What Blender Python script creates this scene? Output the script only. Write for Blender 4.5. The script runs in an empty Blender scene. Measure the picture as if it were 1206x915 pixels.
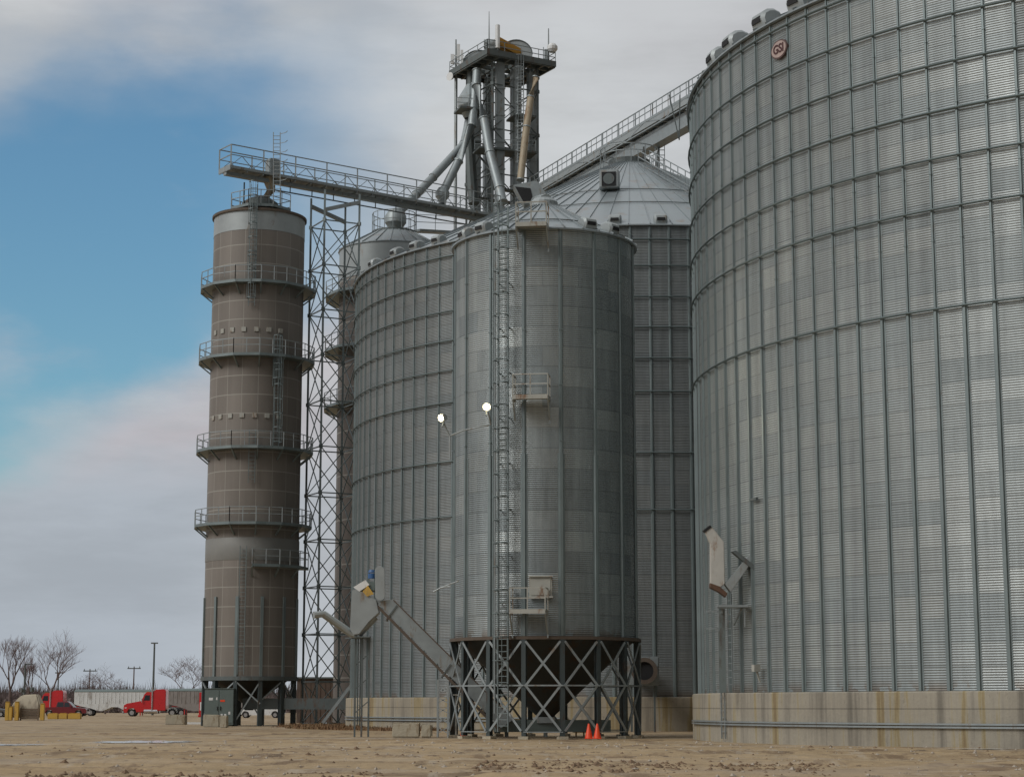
import bpy, bmesh, math, random
import numpy as np
from mathutils import Vector, Matrix, noise
R_=math.radians; PI=math.pi
scn=bpy.context.scene; COL=scn.collection
rnd=random.Random(7)
# ------------------------------------------------------------ camera model (used to place things at real depth)
F=2250.; HZ=830.; EYE=1.6
PITCH=math.atan((HZ-457.5)/F)
def at(x,y,Y):
    t=math.tan(PITCH+math.atan((457.5-y)/F)); Z=t*Y; d=Y*math.cos(PITCH)+Z*math.sin(PITCH)
    return Vector(((x-603)*d/F,Y,Z+EYE))
def px_of(P):
    Z=P[2]-EYE; d=P[1]*math.cos(PITCH)+Z*math.sin(PITCH); return 603+F*P[0]/d
# ------------------------------------------------------------ materials
def new_mat(name):
    m=bpy.data.materials.new(name); m.use_nodes=True; nt=m.node_tree; b=nt.nodes['Principled BSDF']; return m,nt,b
def nd(nt,t,**k):
    n=nt.nodes.new(t)
    for a,v in k.items(): setattr(n,a,v)
    return n
def mth(nt,op,a,b=None,c=None):
    n=nt.nodes.new('ShaderNodeMath'); n.operation=op
    for i,v in enumerate((a,b,c)):
        if v is None: continue
        if isinstance(v,(int,float)): n.inputs[i].default_value=v
        else: nt.links.new(v,n.inputs[i])
    return n.outputs[0]
def ramp(nt,fac,stops):
    r=nt.nodes.new('ShaderNodeValToRGB'); el=r.color_ramp.elements
    while len(el)<len(stops): el.new(.5)
    for e,(p,c) in zip(el,stops): e.position=p; e.color=(*c,1) if len(c)==3 else c
    nt.links.new(fac,r.inputs[0]); return r.outputs[0]
def nz(nt,vec,scale,detail=4,rough=.6,sc=(1,1,1)):
    mp=nd(nt,'ShaderNodeMapping'); mp.inputs['Scale'].default_value=sc; nt.links.new(vec,mp.inputs[0])
    n=nd(nt,'ShaderNodeTexNoise'); n.inputs['Scale'].default_value=scale; n.inputs['Detail'].default_value=detail; n.inputs['Roughness'].default_value=rough
    nt.links.new(mp.outputs[0],n.inputs['Vector']); return n.outputs['Fac']
def mulc(nt,col,fac):
    n=nd(nt,'ShaderNodeVectorMath',operation='SCALE')
    if isinstance(col,tuple): n.inputs[0].default_value=col[:3]
    else: nt.links.new(col,n.inputs[0])
    nt.links.new(fac,n.inputs['Scale']); return n.outputs[0]
def mixc(nt,f,a,b):
    n=nd(nt,'ShaderNodeMix',data_type='RGBA')
    if isinstance(f,(int,float)): n.inputs[0].default_value=f
    else: nt.links.new(f,n.inputs[0])
    for i,v in ((6,a),(7,b)):
        if isinstance(v,tuple): n.inputs[i].default_value=(*v[:3],1)
        else: nt.links.new(v,n.inputs[i])
    return n.outputs[2]
def paint(name,col,rough=.5,metal=0.,var=.25,scale=1.5,stain=None,stain_amt=.5,bump=.0,coat=0.,sc=(1,1,1)):
    m,nt,b=new_mat(name); tc=nd(nt,'ShaderNodeTexCoord').outputs['Object']
    n1=nz(nt,tc,scale,5,.65,sc); v=mth(nt,'MULTIPLY_ADD',n1,var*2,1-var)
    c=mulc(nt,col,v)
    if stain:
        n2=nz(nt,tc,scale*.8+.4,6,.7,(1,1,.35)); f=mth(nt,'SMOOTHSTEP',n2,1-stain_amt*.62,1-stain_amt*.3) if False else None
        mr=nd(nt,'ShaderNodeMapRange',interpolation_type='SMOOTHSTEP'); nt.links.new(n2,mr.inputs[0]); mr.inputs[1].default_value=.62-stain_amt*.3; mr.inputs[2].default_value=.78-stain_amt*.3
        c=mixc(nt,mr.outputs[0],c,stain)
    nt.links.new(c,b.inputs['Base Color']); b.inputs['Metallic'].default_value=metal
    nt.links.new(mth(nt,'MULTIPLY_ADD',n1,.3,rough-.15),b.inputs['Roughness'])
    if coat: b.inputs['Coat Weight'].default_value=coat
    if bump:
        bp=nd(nt,'ShaderNodeBump'); bp.inputs['Strength'].default_value=bump; bp.inputs['Distance'].default_value=.05
        nt.links.new(nz(nt,tc,scale*6,4),bp.inputs['Height']); nt.links.new(bp.outputs[0],b.inputs['Normal'])
    return m
def sheet_mat(name,n,rowh,z0,ph,base,seed,metal=.55,rough=.47,cont=.28,per=2):
    m,nt,b=new_mat(name); tc=nd(nt,'ShaderNodeTexCoord').outputs['Object']
    s=nd(nt,'ShaderNodeSeparateXYZ'); nt.links.new(tc,s.inputs[0])
    ang=mth(nt,'ARCTAN2',s.outputs[1],s.outputs[0])
    zr=mth(nt,'DIVIDE',mth(nt,'SUBTRACT',s.outputs[2],z0),rowh); row=mth(nt,'FLOOR',zr)
    u=mth(nt,'MULTIPLY_ADD',ang,n/(2*PI*per),ph)
    par=mth(nt,'FRACT',mth(nt,'MULTIPLY',row,.5)); uc=mth(nt,'FLOOR',mth(nt,'ADD',u,par))
    cb=nd(nt,'ShaderNodeCombineXYZ'); nt.links.new(uc,cb.inputs[0]); nt.links.new(row,cb.inputs[1]); cb.inputs[2].default_value=seed
    wn=nd(nt,'ShaderNodeTexWhiteNoise',noise_dimensions='3D'); nt.links.new(cb.outputs[0],wn.inputs['Vector'])
    wr=nd(nt,'ShaderNodeTexWhiteNoise',noise_dimensions='2D'); cb2=nd(nt,'ShaderNodeCombineXYZ'); nt.links.new(row,cb2.inputs[0]); cb2.inputs[1].default_value=seed+3; nt.links.new(cb2.outputs[0],wr.inputs['Vector'])
    big=nz(nt,tc,.11,3,.5); streak=nz(nt,tc,1.6,5,.7,(1,1,.06)); fine=nz(nt,tc,2.3,6,.75,(1,1,.6))
    p3=mth(nt,'POWER',wn.outputs['Value'],1.6)
    v=mth(nt,'MULTIPLY_ADD',p3,.50*cont,.95-.23*cont)
    v=mth(nt,'ADD',v,mth(nt,'MULTIPLY_ADD',wr.outputs['Value'],.26*cont,-.13*cont))
    v=mth(nt,'ADD',v,mth(nt,'MULTIPLY_ADD',big,.5,-.25))
    v=mth(nt,'ADD',v,mth(nt,'MULTIPLY_ADD',streak,.95,-.47))
    v=mth(nt,'ADD',v,mth(nt,'MULTIPLY_ADD',fine,.3,-.15))
    fz=mth(nt,'FRACT',zr); seam=mth(nt,'LESS_THAN',fz,.045)
    fu=mth(nt,'FRACT',mth(nt,'ADD',u,par)); su=mth(nt,'LESS_THAN',fu,.012)
    v=mth(nt,'MULTIPLY',v,mth(nt,'MULTIPLY_ADD',mth(nt,'MAXIMUM',seam,su),-.28,1))
    col=mixc(nt,wn.outputs['Value'],base,(base[0]*1.04,base[1]*1.0,base[2]*.97))
    # rusty tint near the foot
    mr=nd(nt,'ShaderNodeMapRange'); nt.links.new(s.outputs[2],mr.inputs[0]); mr.inputs[1].default_value=z0+.5; mr.inputs[2].default_value=z0-.05; mr.inputs[3].default_value=0; mr.inputs[4].default_value=1
    rf=mth(nt,'MULTIPLY',mr.outputs[0],mth(nt,'GREATER_THAN',nz(nt,tc,.5,4,.6),.5))
    col=mixc(nt,mth(nt,'MULTIPLY',rf,.6),col,(.16,.09,.04))
    nt.links.new(mulc(nt,col,v),b.inputs['Base Color'])
    b.inputs['Metallic'].default_value=metal
    nt.links.new(mth(nt,'MULTIPLY_ADD',wn.outputs['Value'],-.15,rough+.1),b.inputs['Roughness'])
    return m
def concrete_mat(name,base,seed):
    m,nt,b=new_mat(name); tc=nd(nt,'ShaderNodeTexCoord').outputs['Object']
    st=nz(nt,tc,.9,5,.7,(1,1,.05)); bl=nz(nt,tc,.35+seed*.01,4,.6); fn=nz(nt,tc,8,4,.7)
    c=ramp(nt,st,[(.34,tuple(x*.6 for x in base)),(.45,base),(.52,(base[0]*1.1,base[1]*1.1,base[2]*1.08)),(.57,(base[0]*1.02,base[1]*.93,base[2]*.66)),(.64,(base[0]*.75,base[1]*.62,base[2]*.42))])
    sp_=nz(nt,tc,5,6,.8,(1,1,.5)); mk=nd(nt,'ShaderNodeMapRange'); nt.links.new(sp_,mk.inputs[0]); mk.inputs[1].default_value=.58; mk.inputs[2].default_value=.70; c=mixc(nt,mth(nt,'MULTIPLY',mk.outputs[0],.5),c,tuple(x*.45 for x in base))
    v=mth(nt,'ADD',mth(nt,'MULTIPLY_ADD',bl,.6,.7),mth(nt,'MULTIPLY_ADD',fn,.3,-.15))
    s=nd(nt,'ShaderNodeSeparateXYZ'); nt.links.new(tc,s.inputs[0])
    ln=mth(nt,'LESS_THAN',mth(nt,'ABSOLUTE',mth(nt,'SUBTRACT',s.outputs[2],1.45)),.03)
    v=mth(nt,'MULTIPLY',v,mth(nt,'MULTIPLY_ADD',ln,-.35,1))
    nt.links.new(mulc(nt,c,v),b.inputs['Base Color']); b.inputs['Roughness'].default_value=.9
    bp=nd(nt,'ShaderNodeBump'); bp.inputs['Strength'].default_value=.4; bp.inputs['Distance'].default_value=.03; nt.links.new(fn,bp.inputs['Height']); nt.links.new(bp.outputs[0],b.inputs['Normal'])
    return m
def screen_mat(name,base,nang,zstep):
    m,nt,b=new_mat(name); tc=nd(nt,'ShaderNodeTexCoord').outputs['Object']
    s=nd(nt,'ShaderNodeSeparateXYZ'); nt.links.new(tc,s.inputs[0])
    ang=mth(nt,'ARCTAN2',s.outputs[1],s.outputs[0]); u=mth(nt,'MULTIPLY',ang,nang/(2*PI)); z=mth(nt,'DIVIDE',s.outputs[2],zstep)
    fz=mth(nt,'FRACT',z); fu=mth(nt,'FRACT',u)
    sm=mth(nt,'MAXIMUM',mth(nt,'LESS_THAN',fz,.05),mth(nt,'LESS_THAN',fu,.03))
    cb=nd(nt,'ShaderNodeCombineXYZ'); nt.links.new(mth(nt,'FLOOR',u),cb.inputs[0]); nt.links.new(mth(nt,'FLOOR',z),cb.inputs[1])
    wn=nd(nt,'ShaderNodeTexWhiteNoise',noise_dimensions='2D'); nt.links.new(cb.outputs[0],wn.inputs['Vector'])
    st=nz(nt,tc,1.4,5,.7,(1,1,.08)); big=nz(nt,tc,.15,3)
    v=mth(nt,'ADD',mth(nt,'MULTIPLY_ADD',wn.outputs['Value'],.22,.65),mth(nt,'ADD',mth(nt,'MULTIPLY',st,.35),mth(nt,'MULTIPLY_ADD',big,.4,-.2)))
    c=mixc(nt,big,base,(base[0]*.95,base[1]*1.02,base[2]*1.1))
    c=mixc(nt,mth(nt,'MULTIPLY',sm,.7),mulc(nt,c,v),(.36,.35,.31))
    nt.links.new(c,b.inputs['Base Color']); b.inputs['Roughness'].default_value=.62; b.inputs['Metallic'].default_value=.2
    return m
M={}
M['galv']=paint('galvanised_steel',(.30,.335,.34),.5,.45,.25,2,(.22,.17,.12),.25)
M['galvlight']=paint('light_galvanised_steel',(.34,.37,.37),.5,.4,.2,1.2,(.25,.2,.15),.2)
M['roof']=paint('roof_sheet',(.29,.325,.335),.42,.45,.25,.5,(.26,.23,.2),.25,sc=(1,1,.5))
M['dark']=paint('dark_weathered_steel',(.125,.145,.143),.6,.4,.3,2,(.12,.07,.045),.3)
M['stiff']=paint('stiffener_steel',(.20,.24,.24),.44,.5,.3,1.1,(.13,.11,.09),.15,sc=(1,1,.4))
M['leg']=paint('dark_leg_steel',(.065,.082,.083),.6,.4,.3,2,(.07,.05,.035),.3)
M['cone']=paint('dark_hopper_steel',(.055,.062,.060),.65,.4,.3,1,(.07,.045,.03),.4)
M['ring']=paint('wind_ring_steel',(.11,.14,.14),.5,.5,.3,1)
M['rusty']=paint('rust_stained_white_paint',(.48,.47,.43),.6,.1,.2,1.6,(.24,.12,.055),.42)
M['rust']=paint('rust',(.12,.065,.04),.85,0,.4,3,(.06,.04,.03),.5)
M['rustedge']=paint('weathered_brown_edge',(.11,.085,.065),.8,.1,.35,3)
M['cream']=paint('cream_painted_steel',(.36,.36,.32),.6,0,.2,2,(.2,.12,.07),.35)
M['tan']=paint('tan_lined_spout',(.36,.30,.21),.6,.1,.2,1.5,(.25,.16,.09),.4)
M['amber']=paint('amber_painted_guard',(.42,.22,.03),.5,0,.2,1.5)
M['cabinet']=paint('grey_green_cabinet_paint',(.13,.165,.155),.5,.1,.15,2)
M['white']=paint('white_paint',(.72,.73,.72),.5,0,.12,2,(.4,.36,.3),.3)
M['oldtrailer']=paint('dull_trailer_panels',(.27,.25,.235),.6,.1,.25,1,(.15,.12,.1),.3)
M['trailer']=paint('white_trailer_panels',(.68,.70,.69),.5,.1,.15,1,(.35,.33,.3),.3)
M['red']=paint('red_vehicle_paint',(.55,.012,.014),.3,0,.12,1,coat=.6)
M['maroon']=paint('maroon_vehicle_paint',(.16,.008,.014),.3,0,.12,1,coat=.6)
M['greycar']=paint('grey_vehicle_paint',(.12,.125,.13),.3,.3,.1,1,coat=.5)
M['rubber']=paint('tyre_rubber',(.02,.02,.021),.85,0,.3,4,(.08,.065,.05),.3)
M['chrome']=paint('bright_metal',(.6,.6,.6),.25,.9,.1,3)
M['orange']=paint('orange_cone_plastic',(.80,.07,.015),.5,0,.1,3)
M['yellow']=paint('yellow_paint',(.55,.34,.06),.6,0,.2,2,(.3,.2,.1),.3)
M['blue']=paint('blue_motor_paint',(.03,.10,.25),.5,0,.15,4)
M['black']=paint('black_void_paint',(.012,.012,.013),.8,0,.2,3)
M['tarp']=paint('pale_tarp',(.47,.42,.32),.8,0,.2,.9,(.3,.26,.2),.5)
M['wood']=paint('weathered_boards',(.16,.12,.085),.85,0,.35,2,sc=(1,1,6))
M['bark']=paint('bare_bark',(.13,.095,.085),.9,0,.3,1)
M['twig']=paint('bare_twigs',(.16,.11,.105),.9,0,.25,.3)
M['brush']=paint('distant_bare_brush',(.17,.13,.125),.95,0,.35,.05,(.12,.11,.08),.4)  # mauve brown of the brush, lightened in the colour for distance haze
M['drygrass']=paint('dry_weeds',(.20,.115,.06),.95,0,.5,.5,(.27,.19,.10),.5)
M['brown']=paint('brown_metal_siding',(.115,.082,.062),.7,.1,.2,1,(.07,.05,.04),.4)
M['conA']=concrete_mat('stained_concrete_grey',(.29,.265,.215),1)
M['conB']=concrete_mat('stained_concrete_tan',(.30,.265,.205),5)
M['block']=paint('rough_concrete_block',(.42,.38,.29),.95,0,.25,2,(.25,.19,.12),.35,bump=.5)
m,nt,b=new_mat('vehicle_glass'); b.inputs['Base Color'].default_value=(.02,.025,.03,1); b.inputs['Roughness'].default_value=.08; tcg=nd(nt,'ShaderNodeTexCoord').outputs['Object']; nt.links.new(mth(nt,'MULTIPLY_ADD',nz(nt,tcg,2),.1,.03),b.inputs['Roughness']); M['glass']=m
m,nt,b=new_mat('lit_lamp_lens'); b.inputs['Base Color'].default_value=(1,.95,.8,1); b.inputs['Emission Color'].default_value=(1,.86,.55,1); b.inputs['Emission Strength'].default_value=12; M['lamp']=m
m,nt,b=new_mat('puddle_water'); b.inputs['Base Color'].default_value=(.50,.48,.45,1); b.inputs['IOR'].default_value=1.33
tcg=nd(nt,'ShaderNodeTexCoord').outputs['Object']; nt.links.new(mth(nt,'MULTIPLY_ADD',nz(nt,tcg,1),.12,.04),b.inputs['Roughness']); M['water']=m
# ground
m,nt,b=new_mat('packed_dirt'); tc=nd(nt,'ShaderNodeTexCoord').outputs['Object']
a1=nz(nt,tc,.045,6,.6,(.45,1,1)); a2=nz(nt,tc,.35,8,.72,(.35,1,1)); a3=nz(nt,tc,2.2,6,.75,(.6,1,1)); a4=nz(nt,tc,14,4,.7)
c=ramp(nt,a1,[(.3,(.245,.168,.088)),(.45,(.31,.22,.121)),(.58,(.34,.25,.144)),(.7,(.265,.18,.097))])
v=mth(nt,'ADD',mth(nt,'MULTIPLY_ADD',a2,1.2,.46),mth(nt,'MULTIPLY_ADD',a3,1.1,-.55))
v=mth(nt,'ADD',v,mth(nt,'MULTIPLY_ADD',a4,.7,-.35))
c2=mulc(nt,c,v)
mr=nd(nt,'ShaderNodeMapRange',interpolation_type='SMOOTHSTEP'); nt.links.new(a2,mr.inputs[0]); mr.inputs[1].default_value=.60; mr.inputs[2].default_value=.72
c2=mixc(nt,mth(nt,'MULTIPLY',mr.outputs[0],.45),c2,(.36,.32,.26))
mr=nd(nt,'ShaderNodeMapRange',interpolation_type='SMOOTHSTEP'); nt.links.new(nz(nt,tc,.42,7,.75,(.5,1,1)),mr.inputs[0]); mr.inputs[1].default_value=.46; mr.inputs[2].default_value=.36
c2=mixc(nt,mth(nt,'MULTIPLY',mr.outputs[0],.6),c2,(.12,.07,.04))
for (sc_,mp_,lo,hi,am,cl) in ((.55,(1,.30,1),.475,.37,.75,(.15,.095,.052)),(.8,(1,.22,1),.56,.66,.55,(.42,.36,.28)),(1.5,(1,.5,1),.41,.34,.8,(.09,.055,.03)),(.16,(.25,1.,1),.50,.62,.4,(.40,.33,.25))):
    mr=nd(nt,'ShaderNodeMapRange',interpolation_type='SMOOTHSTEP'); nt.links.new(nz(nt,tc,sc_,5,.68,mp_),mr.inputs[0]); mr.inputs[1].default_value=lo; mr.inputs[2].default_value=hi
    c2=mixc(nt,mth(nt,'MULTIPLY',mr.outputs[0],am),c2,cl)
nt.links.new(c2,b.inputs['Base Color']); b.inputs['Roughness'].default_value=.92
bp=nd(nt,'ShaderNodeBump'); bp.inputs['Strength'].default_value=.7; bp.inputs['Distance'].default_value=.12; nt.links.new(mth(nt,'ADD',a2,mth(nt,'MULTIPLY',a3,.5)),bp.inputs['Height']); nt.links.new(bp.outputs[0],b.inputs['Normal']); M['dirt']=m
# ------------------------------------------------------------ mesh builder (world coordinates; subtracts the root's base point)
ORG={}
def origin(o):
    while o.parent: o=o.parent
    return ORG.get(o.name,Vector((0,0,0)))
class MB:
    def __init__(s): s.v=[]; s.f=[]
    def add(s,vs,fs):
        n=len(s.v); s.v+= [tuple(v) for v in vs]; s.f+=[tuple(i+n for i in f) for f in fs]; return s
    def box(s,c,d,rz=0,M4=None):
        hx,hy,hz=d[0]/2,d[1]/2,d[2]/2; vs=[Vector((x,y,z)) for x in(-hx,hx) for y in(-hy,hy) for z in(-hz,hz)]
        q=Matrix.Rotation(rz,3,'Z') if M4 is None else M4
        vs=[q@v+Vector(c) for v in vs]
        return s.add(vs,[(0,1,3,2),(4,6,7,5),(0,4,5,1),(2,3,7,6),(0,2,6,4),(1,5,7,3)])
    def bb(s,x0,x1,y0,y1,z0,z1): return s.box(((x0+x1)/2,(y0+y1)/2,(z0+z1)/2),(x1-x0,y1-y0,z1-z0))
    def bar(s,a,b,w,h=None,up=(0,0,1)):
        a=Vector(a); b=Vector(b); h=h or w; d=(b-a); L=d.length
        if L<1e-6: return s
        d/=L; u=Vector(up)
        if abs(d.dot(u))>.99: u=Vector((0,1,0))
        x=d.cross(u).normalized(); z=x.cross(d)
        vs=[p+x*(sx*w/2)+z*(sz*h/2) for p in(a,b) for sx,sz in((-1,-1),(1,-1),(1,1),(-1,1))]
        return s.add(vs,[(3,2,1,0),(4,5,6,7)]+[(i,(i+1)%4,(i+1)%4+4,i+4) for i in range(4)])
    def tube(s,pts,r,n=8,cap=True):
        pts=[Vector(p) for p in pts]; rs=r if isinstance(r,(list,tuple)) else [r]*len(pts); vs=[]; fs=[]
        for i,p in enumerate(pts):
            d=(pts[min(i+1,len(pts)-1)]-pts[max(i-1,0)]).normalized(); u=Vector((0,0,1)) if abs(d.z)<.95 else Vector((0,1,0))
            x=d.cross(u).normalized(); y=x.cross(d)
            vs+=[p+(x*math.cos(2*PI*k/n)+y*math.sin(2*PI*k/n))*rs[i] for k in range(n)]
        for i in range(len(pts)-1):
            fs+=[(i*n+k,i*n+(k+1)%n,(i+1)*n+(k+1)%n,(i+1)*n+k) for k in range(n)]
        if cap: fs+=[tuple(range(n))[::-1],tuple(range((len(pts)-1)*n,len(pts)*n))]
        return s.add(vs,fs)
    def lathe(s,c,prof,n=32,a0=0,closed=True):
        vs=[];fs=[]
        for r,z in prof: vs+=[(c[0]+r*math.cos(a0+2*PI*k/n),c[1]+r*math.sin(a0+2*PI*k/n),z) for k in range(n)]
        for i in range(len(prof)-1): fs+=[(i*n+k,i*n+(k+1)%n,(i+1)*n+(k+1)%n,(i+1)*n+k) for k in range(n)]
        return s.add(vs,fs)
    def prism(s,poly,y0,y1,ins=0.):   # outline in xz extruded along y
        n=len(poly); vs=[(x,y0,z) for x,z in poly]+[(x,y1,z) for x,z in poly]
        return s.add(vs,[tuple(range(n)),tuple(range(n,2*n))[::-1]]+[(i,i+n,(i+1)%n+n,(i+1)%n) for i in range(n)])
    def arc(s,c,r,z,a0,a1,w,h,step=.06):
        k=max(2,int(abs(a1-a0)/step)); A=[a0+(a1-a0)*i/k for i in range(k+1)]; vs=[];fs=[]
        for a in A:
            for rr,zz in((r-w/2,z-h/2),(r+w/2,z-h/2),(r+w/2,z+h/2),(r-w/2,z+h/2)): vs.append((c[0]+rr*math.cos(a),c[1]+rr*math.sin(a),zz))
        for i in range(k): fs+=[(i*4+j,i*4+(j+1)%4,i*4+4+(j+1)%4,i*4+4+j) for j in range(4)]
        fs+=[(0,1,2,3),(k*4+3,k*4+2,k*4+1,k*4)]
        return s.add(vs,fs)
    def build(s,name,mat,parent=None,loc=None,smooth=False,bev=0):
        me=bpy.data.meshes.new(name); o_=origin(parent) if parent else Vector(loc or (0,0,0))
        me.from_pydata([(v[0]-o_.x,v[1]-o_.y,v[2]-o_.z) for v in s.v],[],s.f)
        bm=bmesh.new(); bm.from_mesh(me); bmesh.ops.recalc_face_normals(bm,faces=bm.faces)
        if bev: bmesh.ops.bevel(bm,geom=[e for e in bm.edges if e.calc_face_angle(0)>.5],offset=bev,segments=2,affect='EDGES',clamp_overlap=True)
        if smooth:
            for f in bm.faces: f.smooth=True
            for e in bm.edges:
                if len(e.link_faces)==2 and e.calc_face_angle(0)>.6: e.smooth=False
        bm.to_mesh(me); bm.free()
        me.materials.append(mat if not isinstance(mat,str) else M[mat])
        ob=bpy.data.objects.new(name,me); COL.objects.link(ob)
        if parent: ob.parent=parent
        else: ob.location=o_
        return ob
def tag(o,label=None,cat=None,group=None,kind=None):
    if label:o['label']=label
    if cat:o['category']=cat
    if group:o['group']=group
    if kind:o['kind']=kind
    return o
def thing(name,loc,label,cat,group=None):
    o=bpy.data.objects.new(name,None); COL.objects.link(o); o.location=loc; o.empty_display_size=.3; ORG[o.name]=Vector(loc); tag(o,label,cat,group); return o
def copy_tree(o,parent=None):
    c=o.copy(); COL.objects.link(c); c.parent=parent
    for ch in list(o.children): copy_tree(ch,c)
    return c
def angle_px(C,r,z,px):
    base=math.atan2(-C[1],-C[0]); best=(1e9,0)
    for i in range(-1600,1601):
        a=base+i*.001; e=abs(px_of((C[0]+r*math.cos(a),C[1]+r*math.sin(a),z))-px)
        if e<best[0]: best=(e,a)
    return best[1]
def rim(C,r,a,z=0): return Vector((C[0]+r*math.cos(a),C[1]+r*math.sin(a),z))
# ------------------------------------------------------------ parts shared by the steel structures
def corrugated(name,R,z0,z1,n,a0,mat,parent,pitch=.1016,amp=.017,seg=1):
    N=n*seg; rows=int((z1-z0)/pitch*4); z=np.linspace(z0,z1,rows+1); r=R+amp*np.sin((z-z0)*2*PI/pitch)
    th=a0+np.arange(N)*2*PI/N
    V=np.empty((rows+1,N,3),np.float32); V[:,:,0]=r[:,None]*np.cos(th); V[:,:,1]=r[:,None]*np.sin(th); V[:,:,2]=z[:,None]
    i=np.arange(rows)[:,None]; k=np.arange(N)[None,:]; k2=(k+1)%N
    Q=np.stack([i*N+k,i*N+k2,(i+1)*N+k2,(i+1)*N+k],-1).reshape(-1,4)
    me=bpy.data.meshes.new(name); me.vertices.add((rows+1)*N); me.vertices.foreach_set('co',V.ravel())
    me.loops.add(Q.size); me.loops.foreach_set('vertex_index',Q.ravel().astype(np.int32)); me.polygons.add(len(Q))
    me.polygons.foreach_set('loop_start',np.arange(0,Q.size,4,dtype=np.int32)); me.polygons.foreach_set('loop_total',np.full(len(Q),4,np.int32))
    me.polygons.foreach_set('use_smooth',np.ones(len(Q),bool)); me.update(); me.validate()
    me.materials.append(mat); o=bpy.data.objects.new(name,me); COL.objects.link(o); o.parent=parent; return o
def stiffener_mesh(R,z0,z1,zs,w1,w2,d1,d2):
    b=MB()
    def hat(za,zb,w,d):
        prof=[(-w*.9,0),(-w*.5,.012),(-w*.36,d),(w*.36,d),(w*.5,.012),(w*.9,0)]
        vs=[(R+x,y,z) for z in(za,zb) for y,x in prof]; k=len(prof)
        b.add(vs,[(i,i+1,i+1+k,i+k) for i in range(k-1)]+[tuple(range(k)),tuple(range(k,2*k))[::-1]])
    hat(z0,zs,w1,d1); hat(zs,z1,w2,d2)
    z=z0+1.2
    while z<z1: b.box((R+d1*.5,0,z),(d1+.012,w1*.8,.06)); z+=2.83
    me=bpy.data.meshes.new('stiffener'); me.from_pydata(b.v,[],b.f); bm=bmesh.new(); bm.from_mesh(me); bmesh.ops.recalc_face_normals(bm,faces=bm.faces); bm.to_mesh(me); bm.free(); me.materials.append(M['stiff']); return me
def add_stiffeners(me,angs,parent):
    for a in angs:
        o=bpy.data.objects.new('stiffener',me); COL.objects.link(o); o.parent=parent; o.rotation_euler=(0,0,a)
def cone_roof(C,R,z0,rt,zt,nr,parent,mat='roof',rib=.07,rings=(),jag=True):
    b=MB(); N=nr*2; 
    b.lathe(C,[(R-.02,z0-.12),(R+.12,z0-.10),(R+.12,z0-.02),(rt,zt)],N)
    for k in range(nr):
        a=2*PI*k/nr; p0=rim(C,R+.16,a,z0); p1=rim(C,rt,a,zt+.02); b.bar(p0,p1,rib*.8,rib*1.6)
    o=b.build('roof',mat,parent)
    for f in rings:
        r=R+(rt-R)*f; z=z0+(zt-z0)*f+.10; q=MB(); q.arc(C,r,z,0,2*PI,.05,.05,.05); q.build('roof_ring','dark',o)
    return o
def hood_vent(C,R,z0,rt,zt,a,parent,s=1.,f=.06,sq=False):
    """a hooded roof vent sitting on the roof just above the eave"""
    r=R+(rt-R)*f; z=z0+(zt-z0)*f; q=Matrix.Rotation(a,3,'Z'); P=rim(C,r,a,z); b=MB()
    if sq: prof=[(.55,-.1),(.6,.62),(-.3,.72),(-.5,-.05)]
    else: prof=[(.50,-.22),(.62,.12),(.55,.38),(.30,.55),(0,.60),(-.3,.5),(-.55,.18),(-.6,.05),(-.2,-.1)]
    prof=[(x*s,y*s) for x,y in prof]; n=len(prof); w=.5*s; vs=[]
    for y,sc in((-w,.8),(-w*.75,1),(w*.75,1),(w,.8)): vs+=[q@Vector((x*sc,y,zz*sc))+P for x,zz in prof]
    fs=[tuple(range(n)),tuple(range(3*n,4*n))[::-1]]
    for j in range(3): fs+=[(j*n+i,j*n+(i+1)%n,(j+1)*n+(i+1)%n,(j+1)*n+i) for i in range(n)]
    b.add(vs,fs); o=b.build('roof_vent','galvlight',parent,smooth=not sq)
    m=MB(); c=q@Vector((.60*s,0,.10*s))+P; m.box(c,(.06,.62*s,.24*s),a); m.build('vent_opening','black',o)
    return o
def railing(b,pts,h=1.07,post=1.4,r=.05,mid=(.55,)):
    pts=[Vector(p) for p in pts]
    for a,c in zip(pts,pts[1:]):
        for f in (1,)+tuple(mid): b.bar(a+Vector((0,0,h*f)),c+Vector((0,0,h*f)),r)
        n=max(1,round((c-a).length/post))
        for i in range(n): p=a.lerp(c,i/n); b.bar(p,p+Vector((0,0,h)),r*1.1)
    b.bar(pts[-1],pts[-1]+Vector((0,0,h)),r*1.1)
def ladder(b,p,q,out,w=.45,rung=.3,r=.04,cage=False,czs=2.4):
    """rails from p up to q, standing off in direction out; side = perpendicular"""
    p=Vector(p); q=Vector(q); out=Vector(out).normalized(); s=Vector((-out.y,out.x,0))*(w/2)
    for k in(-1,1): b.bar(p+s*k,q+s*k,r,r*1.6,up=out)
    n=int((q-p).length/rung)
    for i in range(1,n): c=p.lerp(q,i/n); b.bar(c-s,c+s,r*.75)
    if cage:
        z=p.z+czs; H=[]
        while z<q.z+.9:
            c=Vector((p.x,p.y,z)); pts=[c+s*1.6*math.cos(t)+out*(.72*math.sin(t)) for t in [PI*j/6 for j in range(7)]]
            pts=[c+s]+pts[1:-1]+[c-s]
            for a_,b_ in zip(pts,pts[1:]): b.bar(a_,b_,.045,.05)
            H.append(pts); z+=1.15
        for j in (1,2,3,4,5):
            for a_,b_ in zip(H,H[1:]): b.bar(a_[j],b_[j],.03)
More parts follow.
